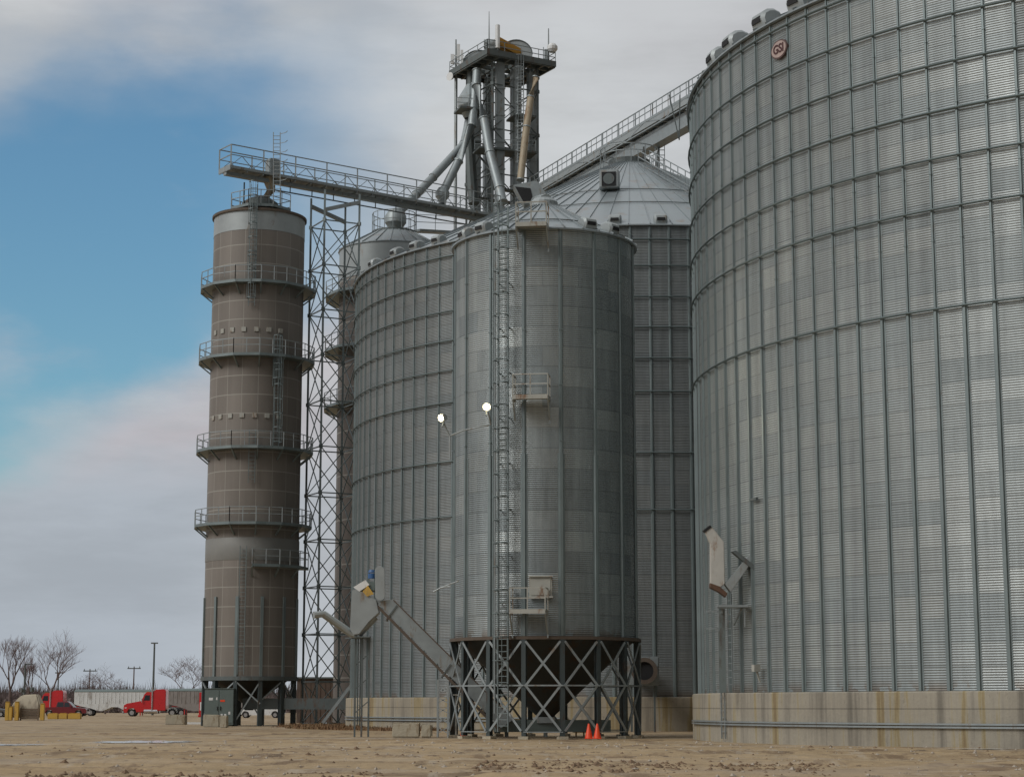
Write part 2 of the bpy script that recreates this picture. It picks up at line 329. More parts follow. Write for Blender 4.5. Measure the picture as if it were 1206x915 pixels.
# ------------------------------------------------------------ BIG BINS
def big_bin(C,R,n,ph,z0,z1,nrow,rings,rt,zt,lab,con,base,seed,zs,vents,nr,vs_=1.15):
    T=thing('grain_bin',(C[0],C[1],0),lab,'grain bin')
    cam=math.atan2(-C[1],-C[0]); dth=2*PI/n; rowh=(z1-z0)/nrow
    a0=cam-ph
    sm=sheet_mat('corrugated_sheet',n,rowh,z0,(-(a0)/(2*PI)*n/2)%1,base,seed)
    corrugated('wall',R-.10,z0,z1,n,a0,sm,T)
    me=stiffener_mesh(R-.095,z0+.01,z1-.15,zs,.15,.105,.10,.085)
    angs=[a0+k*dth for k in range(n)]; angs=[a for a in angs if abs((a-cam+PI)%(2*PI)-PI)<R_(108)]
    add_stiffeners(me,angs,T)
    for z in rings:
        b=MB(); N=n; vs=[];fs=[]
        for k in range(N):
            a=a0+(k+.5)*2*PI/N
            for j in range(6): t=2*PI*j/6; rr=R+.045+.05*math.cos(t); vs.append((C[0]+rr*math.cos(a),C[1]+rr*math.sin(a),z+.05*math.sin(t)))
        for k in range(N):
            for j in range(6): fs.append((k*6+j,k*6+(j+1)%6,((k+1)%N)*6+(j+1)%6,((k+1)%N)*6+j))
        b.add(vs,fs); b.build('wind_ring','ring',T,smooth=True)
    f=MB(); f.lathe(C,[(R+.28,-.4),(R+.28,z0-.05),(R+.22,z0-.005),(R-1,z0-.005)],180); f.build('foundation',con,T,smooth=True)
    cone_roof(C,R,z1,rt,zt,nr,T,rings=(.3,.5),rib=.045)
    for a in vents: hood_vent(C,R,z1,rt,zt,a,T,vs_,.028)
    b=MB(); b.lathe(C,[(rt+.15,zt-.15),(rt+.15,zt+.35),(0.01,zt+.5)],24); b.build('peak_collar','dark',T)
    return T,cam
CA=(33.47,94.24); RA=24.3; ZA0,ZA1=2.15,32.3
ZT=lambda R:ZA1+(R-1.5)*math.tan(R_(27))
_Y=rim(CA,RA,angle_px(CA,RA,25,1172)).y
ringsA=[at(1172,y_,_Y).z for y_ in (353.4,234,174,118,62,6)]; ringsA+=[ringsA[-1]+(ringsA[-1]-ringsA[-2])*k for k in (1,2,3) if ringsA[-1]+(ringsA[-1]-ringsA[-2])*k<32.]
print('RINGS',ringsA)
va=[angle_px(CA,RA-.65,32.9,p) for p in (830,850,869.5,905.5,947)]; va+= [va[-1]+.14*k for k in range(1,7)]
binA,camA=big_bin(CA,RA,118,1.0843,ZA0,ZA1,32,ringsA,1.5,ZT(RA),'nearest and largest grain bin, cut by the right edge, oval sign near its eave','conA',(.31,.347,.352),2.,17.55,va,150,1.12)
CB=(8.95,141.0); RB=20.7; ZB1=32.3
zb=lambda y:at(760,y,CB[1]-RB).z
ringsB=[zb(y) for y in (281.8,313,349.4,385,421.5,460.8,532.8,600)]
vb=[angle_px(CB,RB-1.3,33,p) for p in (432,455,480,502,527,725,776)]
binB,camB=big_bin(CB,RB,103,1.22,2.1,ZB1,32,ringsB,1.45,42.1,'wide corrugated steel grain bin standing behind the hopper bin, its conical roof rising above it','conB',(.215,.237,.24),9.,at(760,532.8,CB[1]-RB).z,vb,92,.85)
# fan box on the roof of B, and round ladder rails on its peak
P=at(718,213,130); b=MB(); q=Matrix.Rotation(R_(-8),3,'Z')
b.box(P,(1.35,1.3,1.3),R_(-8)); fb=b.build('roof_fan','galvlight',binB,bev=.06)
b=MB(); b.box(P+q@Vector((0,-.68,-.05)),(1.0,.06,1.0),R_(-8)); fo=b.build('fan_opening','black',fb)
b=MB(); b.tube([P+q@Vector((0,-.70,-.05)),P+q@Vector((0,-.74,-.05))],.40,16); b.build('fan_rotor','dark',fo)
b=MB(); b.arc(CB,2.2,43.3,0,2*PI,.06,.06); b.arc(CB,2.2,42.8,0,2*PI,.05,.05)
for k in range(12): p=rim(CB,2.2,k*PI/6,41.9); b.bar(p,p+Vector((0,0,1.4)),.06)
b.build('peak_railing','galv',binB)
# roof stair with hand rail right of the peak of B
b=MB(); a=angle_px(CB,15,36,812); s0=rim(CB,3,a+.1,41.4); s1=rim(CB,19,a+.1,33.4)
for k in(-1,1):
    o=Vector((math.sin(a),-math.cos(a),0))*.45*k
    for h in(.1,.6,1.1): b.bar(s0+o+Vector((0,0,h)),s1+o+Vector((0,0,h)),.06)
    for i in range(13): p=s0.lerp(s1,i/12)+o; b.bar(p,p+Vector((0,0,1.1)),.06)
b.build('roof_stair','galv',binB)
# conduits and ladders on the foundations
b=MB(); 
for z in(.86,.74): b.arc(CA,RA+.36,z,camA-1.25,camA+.6,.07,.07,.02)
b.build('conduit','galv',binA)
b=MB(); 
for z in(.80,.62): b.arc(CB,RB+.36,z,camB-1.35,camB-.2,.07,.07,.02)
b.build('conduit','galv',binB)
def rdir(a): return Vector((math.cos(a),math.sin(a),0))
a=angle_px(CA,RA+.4,5,856); b=MB(); ladder(b,rim(CA,RA+.25,a,2.2),rim(CA,RA+.25,a,6.6),rdir(a)); a2=angle_px(CA,RA+.5,1,848.5); ladder(b,rim(CA,RA+.36,a2,.1),rim(CA,RA+.36,a2,2.6),rdir(a2)); b.build('ladder','galv',binA)
a=angle_px(CB,RB+.4,5,424); b=MB(); ladder(b,rim(CB,RB+.45,a,.1),rim(CB,RB+.45,a,6.1),rdir(a),w=.5); b.box(rim(CB,RB+.6,a,6.15),(1.3,1.5,.08),a); b.build('ladder','dark',binB)
# oval maker's sign on A
as_=angle_px(CA,RA,29.9,918.5); cs=rim(CA,RA+.01,as_,(at(918.5,58.5,1).z-EYE)*rim(CA,RA,as_).y+EYE)
def on_wall(c,a,u,v,d=0): return c+Vector((-math.sin(a),math.cos(a),0))*u+Vector((0,0,v))+rdir(a)*d
b=MB(); N=32
def oval(b,ru,rv,d0,d1):
    vs=[on_wall(cs,as_,ru*math.cos(2*PI*k/N),rv*math.sin(2*PI*k/N),d) for d in(d0,d1) for k in range(N)]
    b.add(vs,[tuple(range(N)),tuple(range(N,2*N))[::-1]]+[(k,(k+1)%N,(k+1)%N+N,k+N) for k in range(N)])
oval(b,.60,.44,-.1,.03); pl=b.build('sign_plate',paint('dark_sign_border',(.10,.06,.055),.6,0,.15,4),binA)
b=MB(); oval(b,.53,.375,.03,.045); b.build('sign_face',paint('faded_pink_sign',(.40,.31,.28),.7,0,.25,4),pl)
cu=bpy.data.curves.new('t','FONT'); cu.body='GSI'; cu.size=.58; cu.align_x='CENTER'; cu.align_y='CENTER'; cu.extrude=.012; cu.offset=.012; tmp=bpy.data.objects.new('t',cu); COL.objects.link(tmp)
dg=bpy.context.evaluated_depsgraph_get(); me=bpy.data.meshes.new_from_object(tmp.evaluated_get(dg)); bpy.data.objects.remove(tmp)
lt=bpy.data.objects.new('lettering',me); COL.objects.link(lt); me.materials.clear(); me.materials.append(paint('dark_red_letters',(.06,.015,.015),.6,0,.1)); lt.parent=pl
mw=Matrix.Translation(cs-Vector((CA[0],CA[1],0))+rdir(as_)*.055)@Matrix.Rotation(as_+PI/2,4,'Z')@Matrix.Rotation(PI/2,4,'X')@Matrix.Scale(.95,4,(1,0,0)); lt.matrix_local=mw
# ------------------------------------------------------------ HOPPER BIN
CH=(1.72,99.5); RH=4.83; ZH0,ZH1=4.95,25.6
H=thing('hopper_bin',(CH[0],CH[1],0),'tall narrow corrugated hopper bin on braced steel legs with a caged ladder up its front','hopper bin')
camH=math.atan2(-CH[1],-CH[0]); dh=2*PI/16; a0H=camH-R_(12.6)
corrugated('wall',RH-.08,ZH0,ZH1,16,a0H,sheet_mat('hopper_sheet',16,1.035,ZH0,(-(a0H)/(2*PI)*16)%1,(.305,.345,.353),5.,metal=.62,rough=.44,cont=.55,per=1),H,seg=6)
add_stiffeners(stiffener_mesh(RH-.075,ZH0+.01,ZH1-.1,14.,.20,.13,.10,.08),[a0H+k*dh for k in range(16)],H)
zpk=28.0; cone_roof(CH,RH,ZH1,.5,zpk,32,H,rings=(.25,),rib=.05)
b=MB(); b.lathe(CH,[(.75,zpk-.3),(.75,zpk+.15),(.55,zpk+.35),(.01,zpk+.4)],16); b.build('peak_cap','galvlight',H)
b=MB(); b.lathe(CH,[(RH+.12,ZH0-.16),(RH+.12,ZH0),(RH-.1,ZH0),(RH-.1,ZH0-.16),(RH+.12,ZH0-.16)],64); b.build('ring_beam','rustedge',H)
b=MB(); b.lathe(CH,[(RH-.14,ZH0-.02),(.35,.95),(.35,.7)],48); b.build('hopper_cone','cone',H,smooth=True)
for k in range(16):
    a=a0H+k*dh; b=MB(); p=rim(CH,RH-.02,a,0); q=Matrix.Rotation(a,3,'Z')
    b.box(p+Vector((0,0,(ZH0-.16)/2+.05)),(.24,.04,ZH0-.27),a)
    for s in(-1,1): b.box(p+q@Vector((s*.12,0,0))+Vector((0,0,(ZH0-.16)/2+.05)),(.03,.22,ZH0-.27),a)
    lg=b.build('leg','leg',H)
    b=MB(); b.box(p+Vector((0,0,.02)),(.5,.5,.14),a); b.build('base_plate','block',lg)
for k in range(16):
    a=a0H+k*dh; a2=a+dh; r=RH+.11
    for (za,zb_) in ((.35,2.55),(2.55,4.7)):
        for (p,q_,ex) in ((a,a2,0),(a2,a,.035)):
            b=MB(); e=.022*(1 if p==a else -1); b.bar(rim(CH,r+ex,p+e,za),rim(CH,r+ex,q_-e,zb_),.11,.045,up=rdir(a+dh/2)); b.build('brace','galv',H)
b=MB()
for k in range(16):
    a=a0H+k*dh; b.bar(rim(CH,RH+.16,a,2.55),rim(CH,RH+.16,a+dh,2.55),.06,.07)
    if k%2==0: b.bar(rim(CH,RH+.13,a,.3),rim(CH,RH+.13,a+dh,.3),.05,.05)
b.build('tie_ring','galv',H)
for p_,f_ in((690,.12),(574,.1),(555,.1),(714,.1)):
    aa=angle_px(CH,RH-.6,26,p_); hood_vent(CH,RH,ZH1,.5,zpk,aa,H,.8,f_)
# caged ladder
al=angle_px(CH,RH+.3,15,592.5); ro=rdir(al)
b=MB(); ladder(b,rim(CH,RH+.28,al,.3),rim(CH,RH+.28,al,26.7),ro,w=.55,cage=True,czs=2.3,r=.045)
z=2.
while z<25: 
    for k in(-1,1): b.bar(on_wall(rim(CH,RH-.06,al,z),al,.27*k,0),on_wall(rim(CH,RH-.06,al,z),al,.27*k,0,.34),.05)
    z+=2.3
b.build('caged_ladder','stiff',H)
# a straight conduit beside the ladder
b=MB(); ac=angle_px(CH,RH+.1,15,583.5); b.tube([rim(CH,RH+.14,ac,1.2),rim(CH,RH+.14,ac,25.2)],.045,6); b.build('conduit','galv',H)
def platform(a,z,w,d,posts,back=0,lattice=True):
    """balcony in front of the wall at angle a"""
    b=MB(); c=rim(CH,RH+.1+d/2,a,z); b.box(c,(d,w,.07),a); q=Matrix.Rotation(a,3,'Z')
    for s in(-1,1): b.box(c+q@Vector((0,s*w/2,-.06)),(d,.06,.22),a)
    b.box(c+q@Vector((d/2,0,-.04)),(.06,w,.22),a)
    o=b.build('platform','cream',H)
    b=MB(); r=MB()
    c0=[c+q@Vector(v) for v in((-d/2,-w/2,0),(d/2,-w/2,0),(d/2,w/2,0),(-d/2,w/2,0))]
    railing(r,c0,1.1,1.0 if lattice else w,.055); r.build('railing','cream',o)
    for s in(-1,1):
        b.bar(c+q@Vector((d/2,s*w/2,-.12)),c+q@Vector((-d/2,s*w/2,-1.15)),.07)
        b.bar(c+q@Vector((-d/2+.03,s*w/2,0)),c+q@Vector((-d/2+.03,s*w/2,-1.3)),.07)
    b.build('bracket','galv',o)
    return o
am=angle_px(CH,RH+.5,17,626); platform(am,15.95+1.0-.2,1.75,.9,0)
at_=angle_px(CH,RH+.5,25,627); platform(at_,25.55,1.55,.95,0)
ab=angle_px(CH,RH+.5,7,623); platform(ab,6.15,1.75,.9,0)
# wall hatch above the lower platform, grating hatch at the top
ah=angle_px(CH,RH,7.5,637); b=MB(); c=rim(CH,RH+.0,ah,7.35); b.box(c,(.12,1.15,1.0),ah); hb=b.build('access_hatch','cream',H,bev=.03)
b=MB(); b.box(c+rdir(ah)*.07,(.04,.95,.8),ah); b.box(c+rdir(ah)*.1+Vector((0,0,.52)),(.16,1.2,.07),ah); b.box(c+rdir(ah)*.1-Vector((0,0,.5)),(.16,1.2,.07),ah); b.build('hatch_door','cream',hb)
# lamps
def flood(P,aim,lab,grp):
    T=thing('floodlight',P,lab,'lamp',grp); aim=Vector(aim).normalized(); q=aim.to_track_quat('-Y','Z').to_matrix()
    b=MB(); b.box(P,(.46,.2,.34),M4=q); b.box(P+q@Vector((0,.16,0)),(.30,.14,.22),M4=q); b.build('housing','galvlight',T,bev=.03)
    b=MB(); b.tube([P+q@Vector((0,-.09,0)),P+q@Vector((0,-.13,0))],.17,16); b.build('lens','lamp',T)
    b=MB(); b.bar(P+q@Vector((0,.1,-.15)),P+Vector((0,0,-.45)),.06); b.build('bracket','galv',T)
    L=bpy.data.lights.new('floodlight_glow','AREA'); L.energy=220; L.size=.35; L.color=(1,.9,.7); lo=bpy.data.objects.new('glow',L); COL.objects.link(lo); lo.parent=T
    lo.matrix_local=Matrix.Translation(q@Vector((0,-.16,0)))@(aim.to_track_quat('-Z','Y').to_matrix().to_4x4())
L1=at(573,479,93.9); L2=at(521,492,95.0)
flood(L1,(.05,-1,-.25),'bright floodlight facing the camera beside the caged ladder of the hopper bin','floodlights on the hopper bin')
flood(L2,(-.9,-.8,-.25),'smaller looking lit floodlight at the left edge of the hopper bin, lower of the two','floodlights on the hopper bin')
b=MB(); b.tube([at(530,541,95.2),at(530,514,95.2),at(522,497,95.1)],.05,6); b.tube([at(531,513,95.2),at(545,507,94.6),at(578,500,94.6)],.045,6); b.tube([at(578,500,94.6),at(575,485,94.1)],.045,6)
lm=b.build('lamp_arm','galvlight',loc=at(531,513,95.2)); tag(lm,'thin curved steel arm reaching across the hopper bin below its two lit floodlights','lamp arm')
b=MB(); b.tube([at(510,697,95.5),at(519,692,95.4),at(531,690,95.2)],.035,6); b.tube([at(519,692,95.4),at(540,684,95)],.03,6); o=b.build('conduit_arm','galvlight',loc=at(519,692,95.4)); tag(o,'short pale bent conduit sticking out from the lower left side of the hopper bin','conduit')
# peak transition box above the hopper bin roof
T=thing('conveyor_discharge',at(632,240,103),'dark open steel hood above the roof peak of the hopper bin','discharge hood')
b=MB(); p=at(630,228,103); b.add([p+Vector(v) for v in((-1.2,-.5,.35),(.1,-.5,.6),(1.,-.5,-.7),(-.6,-.5,-.7),(-1.2,.7,.35),(.1,.7,.6),(1.,.7,-.7),(-.6,.7,-.7))],[(0,1,2,3),(4,7,6,5),(0,4,5,1),(1,5,6,2),(2,6,7,3),(3,7,4,0)]); b.build('hood','galv',T)
b=MB(); b.add([p+Vector(v) for v in((-1.1,-.53,.25),(-.1,-.53,-.55),(-.65,-.53,-.62))],[(0,1,2)]); b.add([p+Vector(v) for v in((-1.1,-.53,.25),(-.25,-.53,.15),(-.1,-.53,-.55))],[(0,1,2)]); b.build('opening','black',T)
b=MB(); b.tube([p+Vector((.1,.1,-.6)),Vector((CH[0]+.1,CH[1],zpk+.3))],[.5,.35],8); b.build('spout','galv',T)
# ------------------------------------------------------------ TOWERS
def ring_walk(C,r0,r1,z,a0,a1,parent,n=14,rail=True,hang=True):
    b=MB(); k=max(1,int(n*abs(a1-a0)/(2*PI)+.5)); A=[a0+(a1-a0)*i/k for i in range(k+1)]; vs=[];fs=[]
    for a in A: vs+=[rim(C,r0,a,z),rim(C,r1,a,z),rim(C,r1,a,z-.22),rim(C,r0,a,z-.22)]
    for i in range(k): fs+=[(i*4+j,i*4+(j+1)%4,i*4+4+(j+1)%4,i*4+4+j) for j in range(4)]
    fs+=[(0,1,2,3),(k*4,k*4+1,k*4+2,k*4+3)]; b.add(vs,fs)
    for a in A[:-1]: b.bar(rim(C,r1-.1,a,z-.2),rim(C,r0,a,z-.95),.11)
    o=b.build('walkway','stiff',parent)
    r=MB(); pts=[rim(C,r1-.04,a,z) for a in A]
    if abs(a1-a0)<6.2: pts=[rim(C,r0,a0,z)]+pts+[rim(C,r0,a1,z)]
    railing(r,pts,1.15,1.3,.055); r.build('railing','galv',o)
    return o
C1=(-20.78,153.0); R1=3.70
z1b=at(294,797,153-R1).z; z1t=at(250,259,153).z
T1=thing('dryer_tower',(C1[0],C1[1],0),'tall brown cylindrical grain dryer tower ringed by four walkways, leftmost of the structures','dryer tower')
cam1=math.atan2(-C1[1],-C1[0]); scr=screen_mat('brown_screen_panels',(.215,.185,.155),18,1.52)
def tz(C,R,y): return at(0,y,C[1]).z
zc0,zc1=tz(C1,R1,663),tz(C1,R1,637); zt0=tz(C1,R1,283)
b=MB(); b.lathe(C1,[(R1,z1b),(R1,zt0)],72); b.build('screen_wall',scr,T1,smooth=True)
b=MB(); b.lathe(C1,[(R1+.02,zt0),(R1+.02,z1t-.1)],72); b.build('top_band','galvlight',T1,smooth=True)
b=MB(); b.lathe(C1,[(R1+.015,zc0),(R1+.03,zc0+.03),(R1+.03,zc1-.03),(R1+.015,zc1)],72); b.build('middle_band',paint('dull_grey_band',(.24,.24,.225),.6,.2,.2,.7),T1,smooth=True)
b=MB(); b.lathe(C1,[(R1+.0,z1t-.15),(R1+.16,z1t-.15),(R1+.16,z1t+.05),(R1*.45,z1t+.7),(.01,z1t+.75)],72); b.build('roof','rustedge',T1)
for y in (343,427,533,620): ring_walk(C1,R1+.03,R1+1.05,tz(C1,R1,y),cam1-.4,cam1-.4+2*PI,T1)
ring_walk(C1,R1+.03,R1+.8,tz(C1,R1,668),cam1+.0,cam1+1.5,T1)
ring_walk((C1[0]+.25,C1[1]-1.3),1.2,2.62,z1t+.42,cam1-.4,cam1-.4+2*PI,T1,n=8)
for ya in(413,512):     # explosion vents above the walkways: small pale plates
    for k in range(7): 
        a=cam1-1.1+k*.27; b=MB(); b.box(rim(C1,R1+.03,a,tz(C1,R1,ya-15)),(.1,.36,.36),a); b.build('vent_plate','cream',T1)
n=12
for k in range(n):
    a=cam1+R_(-17+30*k)
    b=MB(); b.box(rim(C1,R1-.1,a,z1b/2),(.36,.30,z1b),a); b.build('leg','leg',T1)
    b=MB(); b.box(rim(C1,R1+.06,a,(z1b+tz(C1,R1,705))/2),(.14,.22,tz(C1,R1,705)-z1b),a); b.build('rib','stiff',T1)
    a2=a+2*PI/n; b=MB()
    if k%2==0: 
        b.bar(rim(C1,R1-.02,a,.3),rim(C1,R1-.02,a2,z1b-.3),.10); b.bar(rim(C1,R1+.05,a,z1b-.3),rim(C1,R1+.05,a2,1.7),.10)
    else: b.bar(rim(C1,R1-.02,a,1.9),rim(C1,R1-.02,a2,z1b-.3),.10)
    b.build('brace','galv',T1)
b=MB(); b.lathe(C1,[(R1+.15,z1b-.25),(R1+.15,z1b+.05),(R1-.2,z1b+.05)],60); b.build('ring_beam','dark',T1)
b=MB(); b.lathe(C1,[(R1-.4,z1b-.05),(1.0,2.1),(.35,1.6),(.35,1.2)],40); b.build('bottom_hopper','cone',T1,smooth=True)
# ladders
for (pxs,ya,yb) in ((297,335,246),(296,372,332),(325,463,420),(296,575,528),(283,795,662),(325,536,440)):
    a=angle_px(C1,R1+.3,tz(C1,R1,ya),pxs); b=MB(); ladder(b,rim(C1,R1+.25,a,tz(C1,R1,ya)),rim(C1,R1+.25,a,tz(C1,R1,yb)+1),rdir(a),w=.5,cage=yb<460,czs=.6,r=.05); b.build('ladder','stiff',T1)
# roof machinery
b=MB(); b.lathe(C1,[(1.5,z1t+.7),(1.5,z1t+1.35),(1.0,z1t+1.7),(.5,z1t+1.9)],24); b.build('turnhead','dark',T1)
b=MB(); 
for dx,dy,h in((-1.2,-1,2.9),(.9,-1.2,2.6),(1.6,.5,2.8),(-1.5,1.,2.4)): b.tube([(C1[0]+dx,C1[1]+dy,z1t+.5),(C1[0]+dx,C1[1]+dy,z1t+h)],.06,6)
b.build('post','dark',T1)
# second tower behind bin B
C2=(-10.45,165.0); R2=4.8
T2=thing('dryer_tower',(C2[0],C2[1],0),'brown round tower with conical roof, half hidden behind the lattice tower and wide bin','dryer tower')
z2t=tz(C2,R2,298); cam2=math.atan2(-C2[1],-C2[0]); z2c=tz(C2,R2,335)
scr2=screen_mat('brown_screen_panels_far',(.15,.125,.105),22,1.9)
b=MB(); b.lathe(C2,[(R2,0),(R2,z2c)],72); b.build('screen_wall',scr2,T2,smooth=True)
b=MB(); b.lathe(C2,[(R2+.02,z2c),(R2+.02,z2t-.05)],72); b.build('top_band','galvlight',T2,smooth=True)
zr2=z2t+1.75; cone_roof(C2,R2,z2t,1.9,zr2,24,T2,rib=.05)
b=MB(); b.lathe(C2,[(2.0,zr2-.2),(2.0,zr2+.1),(.01,zr2+.25)],32); b.build('roof_cap','dark',T2)
b=MB(); A=[2*PI*k/16 for k in range(17)]; railing(b,[rim(C2,1.95,a,zr2) for a in A],1.75,2,.05); b.build('railing','galv',T2)
for y in (352,416,482): ring_walk(C2,R2+.03,R2+1.3,tz(C2,R2,y),cam2-2.2,cam2+.4,T2)
# lattice support tower
def lattice(name,C,hd,rot,z0,zl,ztop,lab,cat,leg=.16,br=.07,mat='galv'):
    T=thing(name,(C[0],C[1],0),lab,cat); cs_=[Vector((C[0]+hd*math.cos(rot+k*PI/2),C[1]+hd*math.sin(rot+k*PI/2),0)) for k in range(4)]
    for c in cs_: b=MB(); b.bar(c,c+Vector((0,0,ztop)),leg); b.box(c+Vector((0,0,.03)),(.5,.5,.1),rot); b.build('leg',mat,T)
    zz=[z0+zl*i for i in range(int((ztop-z0)/zl)+1)]
    if zz[0]>1: zz=[.15]+zz
    for a,c in zip(zz,zz[1:]+[None]):
        b=MB()
        for k in range(4):
            p,q=cs_[k],cs_[(k+1)%4]; Z=lambda v,z:Vector((v.x,v.y,z))
            b.bar(Z(p,a),Z(q,a),br*1.3)
            if c: b.bar(Z(p,a),Z(q,c),br); b.bar(Z(q,a)*1+Vector((0,.0,0)),Z(p,c),br*.98)
        for q in cs_: b.box(Vector((q.x,q.y,a)),(leg*1.5,leg*1.5,.3),rot)
        b.build('brace_frame',mat,T)
    return T,cs_
PS=at(395,235,156); rotS=math.atan2(-2.0,-.64)
zdk=at(265,198,150.5).z
TS,legsS=lattice('lattice_tower',(PS.x,PS.y),2.2,rotS,3.45,3.78,zdk-.9,'slender open steel lattice tower under the long catwalk beside the brown dryer tower','lattice tower',mat='stiff')
b=MB()
for k in (0,2): b.bar(legsS[k]+Vector((0,0,zdk-2.6)),legsS[(k+1)%4]+Vector((0,0,zdk-1.6)),.28,.3)
b.build('cap_beam','galv',TS)
# cross member group at foot: long horizontal conveyor behind the legs and an inclined post
b=MB(); b.bar(at(286,828.5,151),at(414,828.5,151),.5,.85); o=b.build('drag_conveyor','dark',loc=at(350,828.5,151)); tag(o,'long dark horizontal box conveyor running low between the dryer tower legs and the lattice tower','conveyor')
b=MB(); b.bar(at(380,851,148),at(414,806,148),.22); b.bar(at(384,851,147.2),at(392,851,148),.1); o=b.build('raking_prop','galv',loc=at(380,851,148)); tag(o,'pale inclined steel prop leaning up from the weeds towards the wide bin','prop')
# ------------------------------------------------------------ catwalk with conveyor, left
def catwalk(name,p,q,w,lab,cat,railh=1.2,truss=True,boxd=(.7,.5),below=.6,mat='galv'):
    T=thing(name,p,lab,cat); p=Vector(p); q=Vector(q); d=(q-p); L=d.length; d/=L; s=Vector((-d.y,d.x,0)).normalized(); U=Vector((0,0,1))
    b=MB(); b.bar(p,q,w,.06); b.build('deck','galv',T)
    b=MB()
    for k in(-1,1): b.bar(p+s*(k*w/2)-U*.1,q+s*(k*w/2)-U*.1,.10,.22)
    n=int(L/1.5)
    for i in range(n+1): c=p+d*(L*i/n)-U*.3; b.bar(c-s*w/2,c+s*w/2,.1)
    b.build('girder',mat,T)
    for k in(-1,1):
        b=MB(); o=s*(k*w/2)
        for h in (railh,railh*.52): b.bar(p+o+U*h,q+o+U*h,.075 if h==railh else .06)
        n=int(L/3.)
        for i in range(n+1):
            c=p+o+d*(L*i/n); b.bar(c,c+U*railh,.10)
        if truss:
            m=n*3; 
            for i in range(m):
                a_=p+o+d*(L*i/m); b_=p+o+d*(L*(i+1)/m); h0,h1=(0,railh*.52) if i%2==0 else (railh*.52,0)
                b.bar(a_+U*h0,b_+U*h1,.045)
        b.build('side_railing',mat,T)
    b=MB(); b.bar(p-U*below,q-U*below,boxd[0],boxd[1]); b.build('conveyor_box',mat if truss else 'galv',T)
    return T,p,d,s,L
pL=at(265,198,150.5); pRb=at(582,247,166.5); pRb.z=pL.z
TB,p_,d_,s_,L_=catwalk('conveyor_catwalk',pL,pRb,2.0,'long level steel catwalk running from above the brown dryer tower to the elevator tower','catwalk',1.75,boxd=(.5,.3),below=.45,mat='galv')
b=MB(); 
for h in(1.75,.9): b.bar(p_+s_*1.0+Vector((0,0,h)),p_-s_*1.0+Vector((0,0,h)),.07)
b.bar(p_+s_-Vector((0,0,.1)),p_-s_-Vector((0,0,.1)),.12,.4); b.build('end_railing','galv',TB)
b=MB(); k=pL+d_*4.4; b.box(k+Vector((0,0,.7)),(1.0,.9,1.5),math.atan2(d_.y,d_.x)); b.build('drive_head','galv',TB,bev=.08)
b=MB(); b.tube([k+Vector((-.3,0,-.1)),k+Vector((-.1,0,-1.2)),Vector((C1[0]+.3,C1[1],z1t+1.7))],[.55,.35,.3],10); b.build('drop_spout','tan',TB,smooth=True)
b=MB(); b.bar(p_+d_*4-Vector((0,0,1.1)),p_+d_*L_-Vector((0,0,1.1)),.09)
for i in range(12): c=p_+d_*(4+(L_-4)*i/11); b.bar(c,c-Vector((0,0,1.1)),.08)
b.build('hanger_rail','dark',TB)
b=MB(); e=pRb; b.add([e+Vector(v) for v in((-.2,-.8,.2),(1.6,-.8,-.3),(1.4,-.8,-1.2),(-.6,-.8,-.9),(-.2,.8,.2),(1.6,.8,-.3),(1.4,.8,-1.2),(-.6,.8,-.9))],[(0,1,2,3),(4,7,6,5),(0,4,5,1),(1,5,6,2),(2,6,7,3),(3,7,4,0)]); b.build('inlet_box','galvlight',TB)
# cage ladder standing on the tower top beside the catwalk
b=MB(); p=at(326,240,149.5); ladder(b,p,at(326,156,149.5),(0,-1,0),w=.55,r=.055,cage=False)
for i in range(6):
    c=at(326,158+i*11,149.5)
    for a_,b__ in(((.27,0),(.75,-.35)),((.75,-.35),(.95,-.8))): b.bar(c+Vector((a_[0],a_[1],0)),c+Vector((b__[0],b__[1],0)),.04)
o=b.build('tower_ladder','galv',loc=p); tag(o,'thin upright ladder rising past the catwalk from the top of the brown dryer tower','ladder')
# ------------------------------------------------------------ catwalk to A, right
pa=at(634,224,171.5); zd=at(632,212,172).z-1.15; pa.z=zd; pb=Vector((34.,99.,zd))
TC,p_,d_,s_,L_=catwalk('conveyor_catwalk',pa,pb,1.7,'high steel conveyor catwalk passing over the conical roof to the top of the nearest bin','catwalk',1.1,truss=False,boxd=(1.0,.9),below=1.75)
b=MB(); 
for k in(-1,1):
    b.bar(p_+s_*(.85*k)-Vector((0,0,.85)),p_+d_*L_+s_*(.85*k)-Vector((0,0,.85)),.1,.1)
    m=24
    for i in range(m):
        a_=p_+d_*(L_*i/m)+s_*.85*k; b_=p_+d_*(L_*(i+1)/m)+s_*.85*k; b.bar(a_-Vector((0,0,.15 if i%2 else .85)),b_-Vector((0,0,.85 if i%2 else .15)),.07)
for i in range(int(L_/1.0)):
    c=p_+d_*(i*1.0)-s_*.85; b.bar(c-Vector((0,0,.2)),c+Vector((0,0,1.1)),.05)
b.build('lower_truss','galv',TC)
b=MB(); b.bar(p_-s_*.86-Vector((0,0,.42)),p_+d_*L_-s_*.86-Vector((0,0,.42)),.05,.5); b.bar(p_-s_*.2-Vector((0,0,1.1)),p_+d_*L_-s_*.2-Vector((0,0,1.1)),.4,.3);b.build('side_panel','galvlight',TC)
b=MB()
